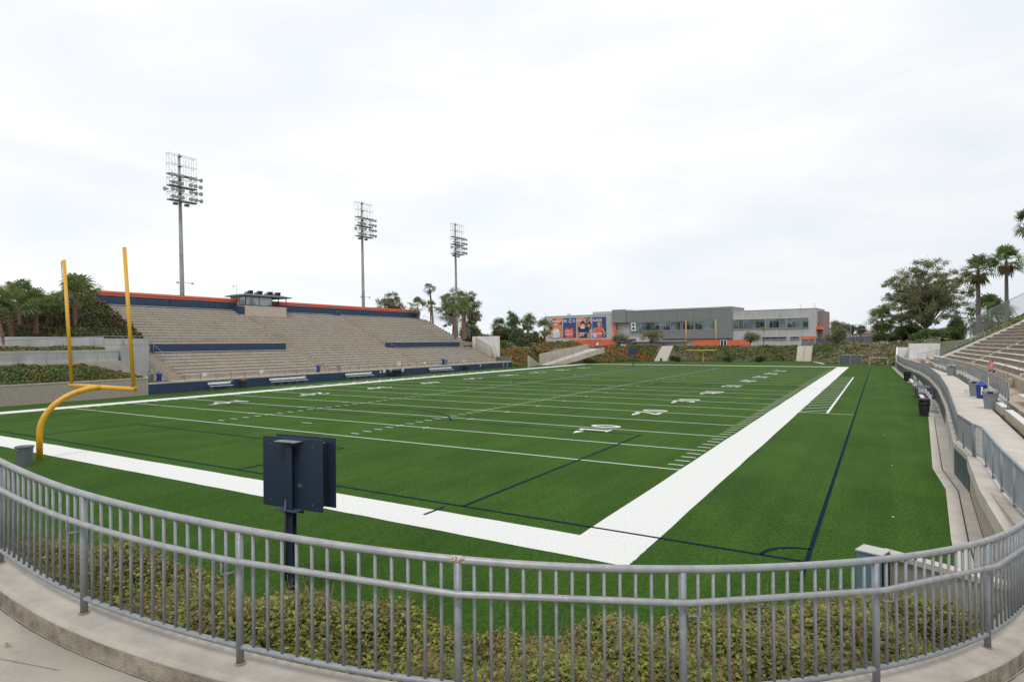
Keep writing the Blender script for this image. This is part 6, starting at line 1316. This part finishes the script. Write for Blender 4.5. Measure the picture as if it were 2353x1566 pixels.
bl_ = [(1118, 768, 150, 30, 3.4, G_DARK), (1150, 745, 185, 36, 6.0, G_DARK), (1190, 752, 175, 34, 5.5, G_DARK), (1124, 785, 140, 17, 3, G_MID), (1143, 783, 138, 16, 3, G_MID), (1160, 780, 138, 18, 3.4, G_MID), (1218, 762, 170, 22, 5, G_YEL), (1200, 772, 160, 20, 4, G_DARK), (1238, 770, 175, 18, 4, G_MID), (1085, 742, 165, 34, 7, G_DARK)]
nmz = ['dark round shrub at the foot of the tall eucalyptus', 'large dark bushy tree right of the grandstand end', 'dark bushy tree in the middle of the far shrubs', 'bright green shrub just right of the pale end wall', 'second bright green shrub right of the pale end wall', 'upright light green shrub, third from the pale end wall', 'yellowish green tree near the left end of the grey hall', 'dark round shrub below the yellowish tree', 'green shrub behind the lone palm by the hall', 'dark leafy mass under the farthest eucalyptus']
for (u, vt, dp, rp, hh, mt), nm in zip(bl_, nmz):
    p = at(u, vt, dp); r = rp * dp / FPX; bush(p[0], p[1], max(3.0, p[2] - hh * 1.0 - 1.2) if False else 3.0, r, r * .8, p[2] - 3.0, nm, mt, 5200, .34, 'shrubs beyond the grandstand')
E_(1176, 714, 200, 13, 'pointed dark conifer above the far shrubs', name='conifer', nl=5000, clusters=40, leaf=.36, rc=1.1, squash=2.2, mat=G_DARK); E_(1215, 717, 210, 17, 'sparse pale eucalyptus above the far shrubs near the hall', nl=3600, clusters=34, leaf=.36, rc=1.0, squash=1.3, mat=G_EUC)
for u, dp, cz, lb, r in ((1148, 180, 9.6, 'fan palm crown among the far shrubs, left one', 1.7), (1183, 185, 9.9, 'fan palm crown among the far shrubs, right one', 1.7), (1212, 190, 8.6, 'small fan palm crown near the yellowish tree', 1.4), (1251, 172, 8.9, 'lone fan palm in front of the left end of the grey hall', 1.7)):
    palm(u, dp, 3.3, cz, lb, R0=r * 1.15, n=30, tr=.34 if u > 1240 else .25, group='fan palms near the hall', mat=G_PALMD if u < 1240 else G_PALM)
rail('roof_fence', 'small grey fence panel on the path among the far shrubs', [tuple(np.append(at(1165, 790, 135)[:2], 3.6)), tuple(np.append(at(1181, 790, 136)[:2], 3.6))], 1.2, 1.0, .05, mid=(.1,), mat=GALV, pick=.4, cat='fence')
# -- in front of the building
for u, vt, dp, rp, lb, sq in ((1425, 764, 168, 17, 'pale wispy tree in front of the orange pilaster of the hall', .9), (1498, 757, 165, 27, 'wide flat crowned pale tree before the windows of the grey hall', .55), (1726, 763, 170, 20, 'pale fan shaped small tree before the right wing of the hall', .55)):
    E_(u, vt, dp, rp, lb, zb=3.3, name='desert_tree', mat=G_YEL, nl=5200, clusters=70, leaf=.22, rc=.8, squash=sq, trunk=.13, fork=.22, bark=P('dark_bark', (.06, .05, .04), .9), group='small pale trees before the hall')
p = at(1755, 790, 180); t = thing('dead_palm_trunk', 'thin bare dark trunk standing before the right wing of the hall', 'tree', (p[0], p[1], 3.3)); MB().tube([(p[0], p[1], 3), (p[0] + .1, p[1], 6), (p[0] - .1, p[1], 8.7)], [.1, .07, .04], 6).build('trunk', DARK, t); V = fans((p[0], p[1], 8.7), 14, .5, .8, -85, 30, 9, .05); rawmesh('crown', V, np.arange(len(V)), 4, G_DEAD, t)
G_LIL = leafmat('lilac_flowers', [(.30, .25, .45), (.5, .45, .6), (.06, .11, .03), (.08, .13, .04)]); G_CL = leafmat('clump_leaf', [(.05, .10, .02), (.10, .17, .04), (.07, .12, .03)])
for u, lb, w, mt in ((1668, 'grassy clump with pale flowers right of the far goal post', 2.2, G_LIL), (1742, 'green clump with lilac flowers in the middle of the far slope foot', 2.2, G_LIL), (1748, 'bright green leafy clump below the lilac flowers', 1.9, G_CL), (1825, 'small green clump with flowers beside the right far stairs', 1.4, G_LIL), (1545, 'green clump beside the left far stairs', 2.0, G_CL), (1595, 'pale flowering clump left of the far goal post', 2.4, G_LIL), (1672, 'dark leafy clump below the pale flowers', 1.8, G_DARK)):
    p = gz(u, 829 - (4 if mt is G_LIL else 0), .3); bush(p[0], p[1] + .8, .05, w, .9, 1.5 if mt is not G_LIL else 2.1, lb, mt, 1500, .2, 'plant clumps at the foot of the far slope', lumps=5, name='plant_clump', cat='plant')
# -- far right trees
E_(1922, 752, 150, 22, 'round yellow green tree in front of the dark fabric fence', zb=3.4, name='round_tree', mat=G_YEL, nl=7500, clusters=60, leaf=.25, rc=.95, squash=1.0, trunk=.2)
E_(1928, 737, 235, 20, 'distant olive brown tree behind the round yellow green one', zb=3.3, nl=5000, clusters=40, leaf=.45, rc=1.6, squash=.7); E_(1958, 744, 240, 9, 'small dark distant tree left of the ball court fence', zb=3.3, name='distant_tree', mat=G_DARK, nl=2600, clusters=22, leaf=.42, rc=1.0, squash=1.2, core=True); E_(1977, 748, 238, 11, 'pale distant tree behind the ball court fence', zb=3.3, name='distant_tree', mat=G_SILV, nl=2600, clusters=26, leaf=.42, rc=1.2, squash=.9)
palm(2027, 140, 4.0, 9.6, 'broad bushy fan palm at the left of the right tree group', R0=2.2, n=48, tr=.32, elmin=-60, skirt=14, group='fan palms at right', mat=G_PALM)
palm(2072, 145, 4.2, 8.6, 'half hidden fan palm between bushes at right', R0=2.0, n=40, tr=.3, elmin=-60, skirt=10, group='fan palms at right')
for u, vt, dp, rp, nm, mt in ((2024, 762, 138, 26, 'dark round bush with pale trunk below the broad fan palm', G_DARK), (2090, 742, 146, 38, 'very dark bush at the foot of the big eucalyptus', G_DARK), (2062, 762, 150, 30, 'dark bush filling the gap below the half hidden palm', G_DARK), (2148, 755, 128, 34, 'grey green leafy bush beside the gate', G_MID), (2182, 752, 130, 32, 'green bush left of the sloping chain fence', G_MID), (2118, 765, 132, 28, 'yellowish green bush under the big eucalyptus', G_MID), (2200, 728, 145, 36, 'tall dark shrub behind the sloping chain fence', G_DARK)):
    p = at(u, vt, dp); r = rp * dp / FPX; bush(p[0], p[1], 3.6, r, r * .8, p[2] - 3.6, nm, mt, 6500, .27, 'bushes at right')
E_(2128, 592, 135, 88, 'huge spreading eucalyptus at the right of the photo', zb=4.2, nl=62000, clusters=380, leaf=.29, rc=.95, squash=1.02, trunk=.30, bark=P('euc_bark', (.27, .24, .20), .9, c2=(.15, .13, .11), scale=2), fork=.16, shell=.42)
palm(2249, 112, 6.0, 17.4, 'tall fan palm with brown hanging skirt, left of the pair at right', R0=2.0, n=44, tr=.36, elmin=-40, skirt=14, bark=BARKG, group='fan palms at right', basis=None)
palm(2314, 108, 8.0, 18.6, 'tall fan palm right of the pair, above the grandstand end', R0=1.95, n=44, tr=.30, elmin=-40, skirt=10, bark=BARKG, group='fan palms at right')
palm(2371, 100, 9.0, 24.0, 'high fan palm crown cut off by the right edge of the photo', R0=1.7, n=44, tr=.22, elmin=-55, skirt=18, bark=BARKG, mat=G_PALMD, group='fan palms at right')
palm(2272, 122, 6.5, 9.4, 'low wide fan palm with hanging fronds behind the chain fence', R0=3.0, n=60, tr=.35, elmin=-60, skirt=6, group='fan palms at right')
palm(2296, 125, 6.5, 8.6, 'second low fan palm right behind the chain fence', R0=2.3, n=56, tr=.3, elmin=-70, skirt=6, group='fan palms at right')

# ================================================================== the jogger
def person():
    base = np.array([13.70, 42.4, 1.70]); t = bpy.data.objects.new('person', None); col.objects.link(t); t.location = base; tag(t, 'woman in pink tank top and dark shorts running up the right grandstand steps', 'person')
    # travelling towards -Y-ish/left in the photo: facing direction f, side s
    f = -np.array([AR[0], AR[1], 0]) * .93 - np.array([AF[0], AF[1], 0]) * .25; f /= np.linalg.norm(f); s = np.array([-f[1], f[0], 0])
    J = lambda fx, sx, z: tuple(f * fx + s * sx + np.array([0, 0, z]))
    def skin(name, nodes, edges, mat, parent=t, sub=1, root=0):
        me = bpy.data.meshes.new(name); me.from_pydata([n[0] for n in nodes], edges, []); o = bpy.data.objects.new(name, me); col.objects.link(o); me.materials.append(mat)
        md = o.modifiers.new('skin', 'SKIN'); sv = me.skin_vertices[0].data
        for i, n in enumerate(nodes): sv[i].radius = (n[1], n[1] if len(n) < 3 else n[2]); sv[i].use_root = (i == root)
        o.modifiers.new('sub', 'SUBSURF').levels = sub; o.modifiers['sub'].render_levels = sub + 1
        dg = bpy.context.evaluated_depsgraph_get(); m2 = bpy.data.meshes.new_from_object(o.evaluated_get(dg)); m2.name = name; o.modifiers.clear(); o.data = m2
        m2.polygons.foreach_set('use_smooth', [True] * len(m2.polygons)); o.parent = parent; return o
    SKN = P('skin', (.52, .27, .19), .6, var=.08, scale=12)
    nodes = [(J(0, 0, .90), .12), (J(.03, 0, 1.08), .105), (J(.07, 0, 1.28), .12), (J(.08, 0, 1.40), .07), (J(.10, 0, 1.47), .045), (J(.13, 0, 1.54), .072), (J(.14, 0, 1.62), .085), (J(.12, 0, 1.68), .06),
             (J(.07, .16, 1.36), .05), (J(-.10, .22, 1.14), .038), (J(.10, .20, 1.08), .028), (J(.07, -.16, 1.36), .05), (J(-.08, -.22, 1.13), .038), (J(.13, -.17, 1.12), .028),
             (J(.02, .09, .86), .088), (J(.30, .10, .66), .062), (J(.16, .10, .30), .042), (J(.10, .10, .08), .035), (J(.22, .10, .04), .035),
             (J(-.02, -.09, .86), .088), (J(.02, -.10, .50), .060), (J(-.30, -.10, .28), .042), (J(-.50, -.10, .24), .03), (J(-.50, -.10, .12), .03)]
    edges = [(0, 1), (1, 2), (2, 3), (3, 4), (4, 5), (5, 6), (6, 7), (2, 8), (8, 9), (9, 10), (2, 11), (11, 12), (12, 13), (0, 14), (14, 15), (15, 16), (16, 17), (17, 18), (0, 19), (19, 20), (20, 21), (21, 22), (22, 23)]
    body = skin('body', nodes, edges, SKN)
    for k, ix in ((1, 10), (-1, 13)):      # hands: palm and five fingers
        w = np.array(nodes[ix][0]); n_ = [(tuple(w), .026), (tuple(w + f * .07 + np.array([0, 0, .01])), .03)]; e_ = [(0, 1)]
        for q in range(4): b_ = len(n_); r0 = w + f * .075 + np.array([0, 0, .03 - .02 * q]); n_ += [(tuple(r0), .010), (tuple(r0 + f * .035 - s * k * .012), .009), (tuple(r0 + f * .04 - s * k * .04), .008)]; e_ += [(1, b_), (b_, b_ + 1), (b_ + 1, b_ + 2)]
        b_ = len(n_); n_ += [(tuple(w + f * .04 + np.array([0, 0, .045])), .011), (tuple(w + f * .08 + np.array([0, 0, .06])), .009)]; e_ += [(1, b_), (b_, b_ + 1)]
        skin('hand', n_, e_, SKN, sub=1)
    PK = P('pink_top', (.85, .30, .36), .7, var=.1, scale=10)
    skin('tank_top', [(J(.0, 0, .97), .130), (J(.03, 0, 1.08), .122), (J(.07, 0, 1.27), .137), (J(.08, 0, 1.36), .085), (J(.075, .10, 1.37), .045), (J(.075, -.10, 1.37), .045)], [(0, 1), (1, 2), (2, 3), (2, 4), (2, 5)], PK)
    skin('shorts', [(J(0, 0, .93), .128), (J(.03, .09, .85), .108), (J(.17, .10, .76), .095), (J(-.01, -.09, .84), .108), (J(.0, -.10, .70), .095)], [(0, 1), (1, 2), (0, 3), (3, 4)], P('dark_shorts', (.02, .025, .05), .7))
    HRM = P('hair_auburn', (.26, .10, .045), .7, var=.3, scale=20)
    skin('hair', [(J(.10, 0, 1.66), .088), (J(.07, 0, 1.60), .08), (J(.0, 0, 1.62), .045), (J(-.08, 0, 1.56), .05), (J(-.10, 0, 1.46), .03)], [(0, 1), (0, 2), (2, 3), (3, 4)], HRM)
    m = MB(); m.obox(J(.255, 0, 1.665), tuple(f * .06), tuple(s * .06), (0, 0, .008)); 
    cap = m.build('cap_brim', P('cap_pale', (.45, .32, .25), .7), None); cap.parent = t
    m = MB(); m.obox(J(.235, 0, 1.585), tuple(f * .018), tuple(s * .010), (0, 0, .02)); no_ = m.build('nose', SKN, None); no_.parent = body
    for k in (1, -1): m = MB(); m.lathe(J(.205, .032 * k, 1.615), [(.002, -.01), (.011, 0), (.002, .01)], 8); o = m.build('eye', BLACK, None); o.parent = body
    m = MB(); m.obox(J(.212, 0, 1.545), tuple(f * .006), tuple(s * .022), (0, 0, .004)); o = m.build('mouth', P('lip', (.4, .12, .10), .6), None); o.parent = body
    for k, ix in ((1, (17, 18)), (-1, (22, 23))):
        a, b = np.array(nodes[ix[0]][0]), np.array(nodes[ix[1]][0]); skin('shoe', [(tuple(a), .045), (tuple(b), .04)], [(0, 1)], P('shoe_light', (.4, .45, .6), .6))
person()
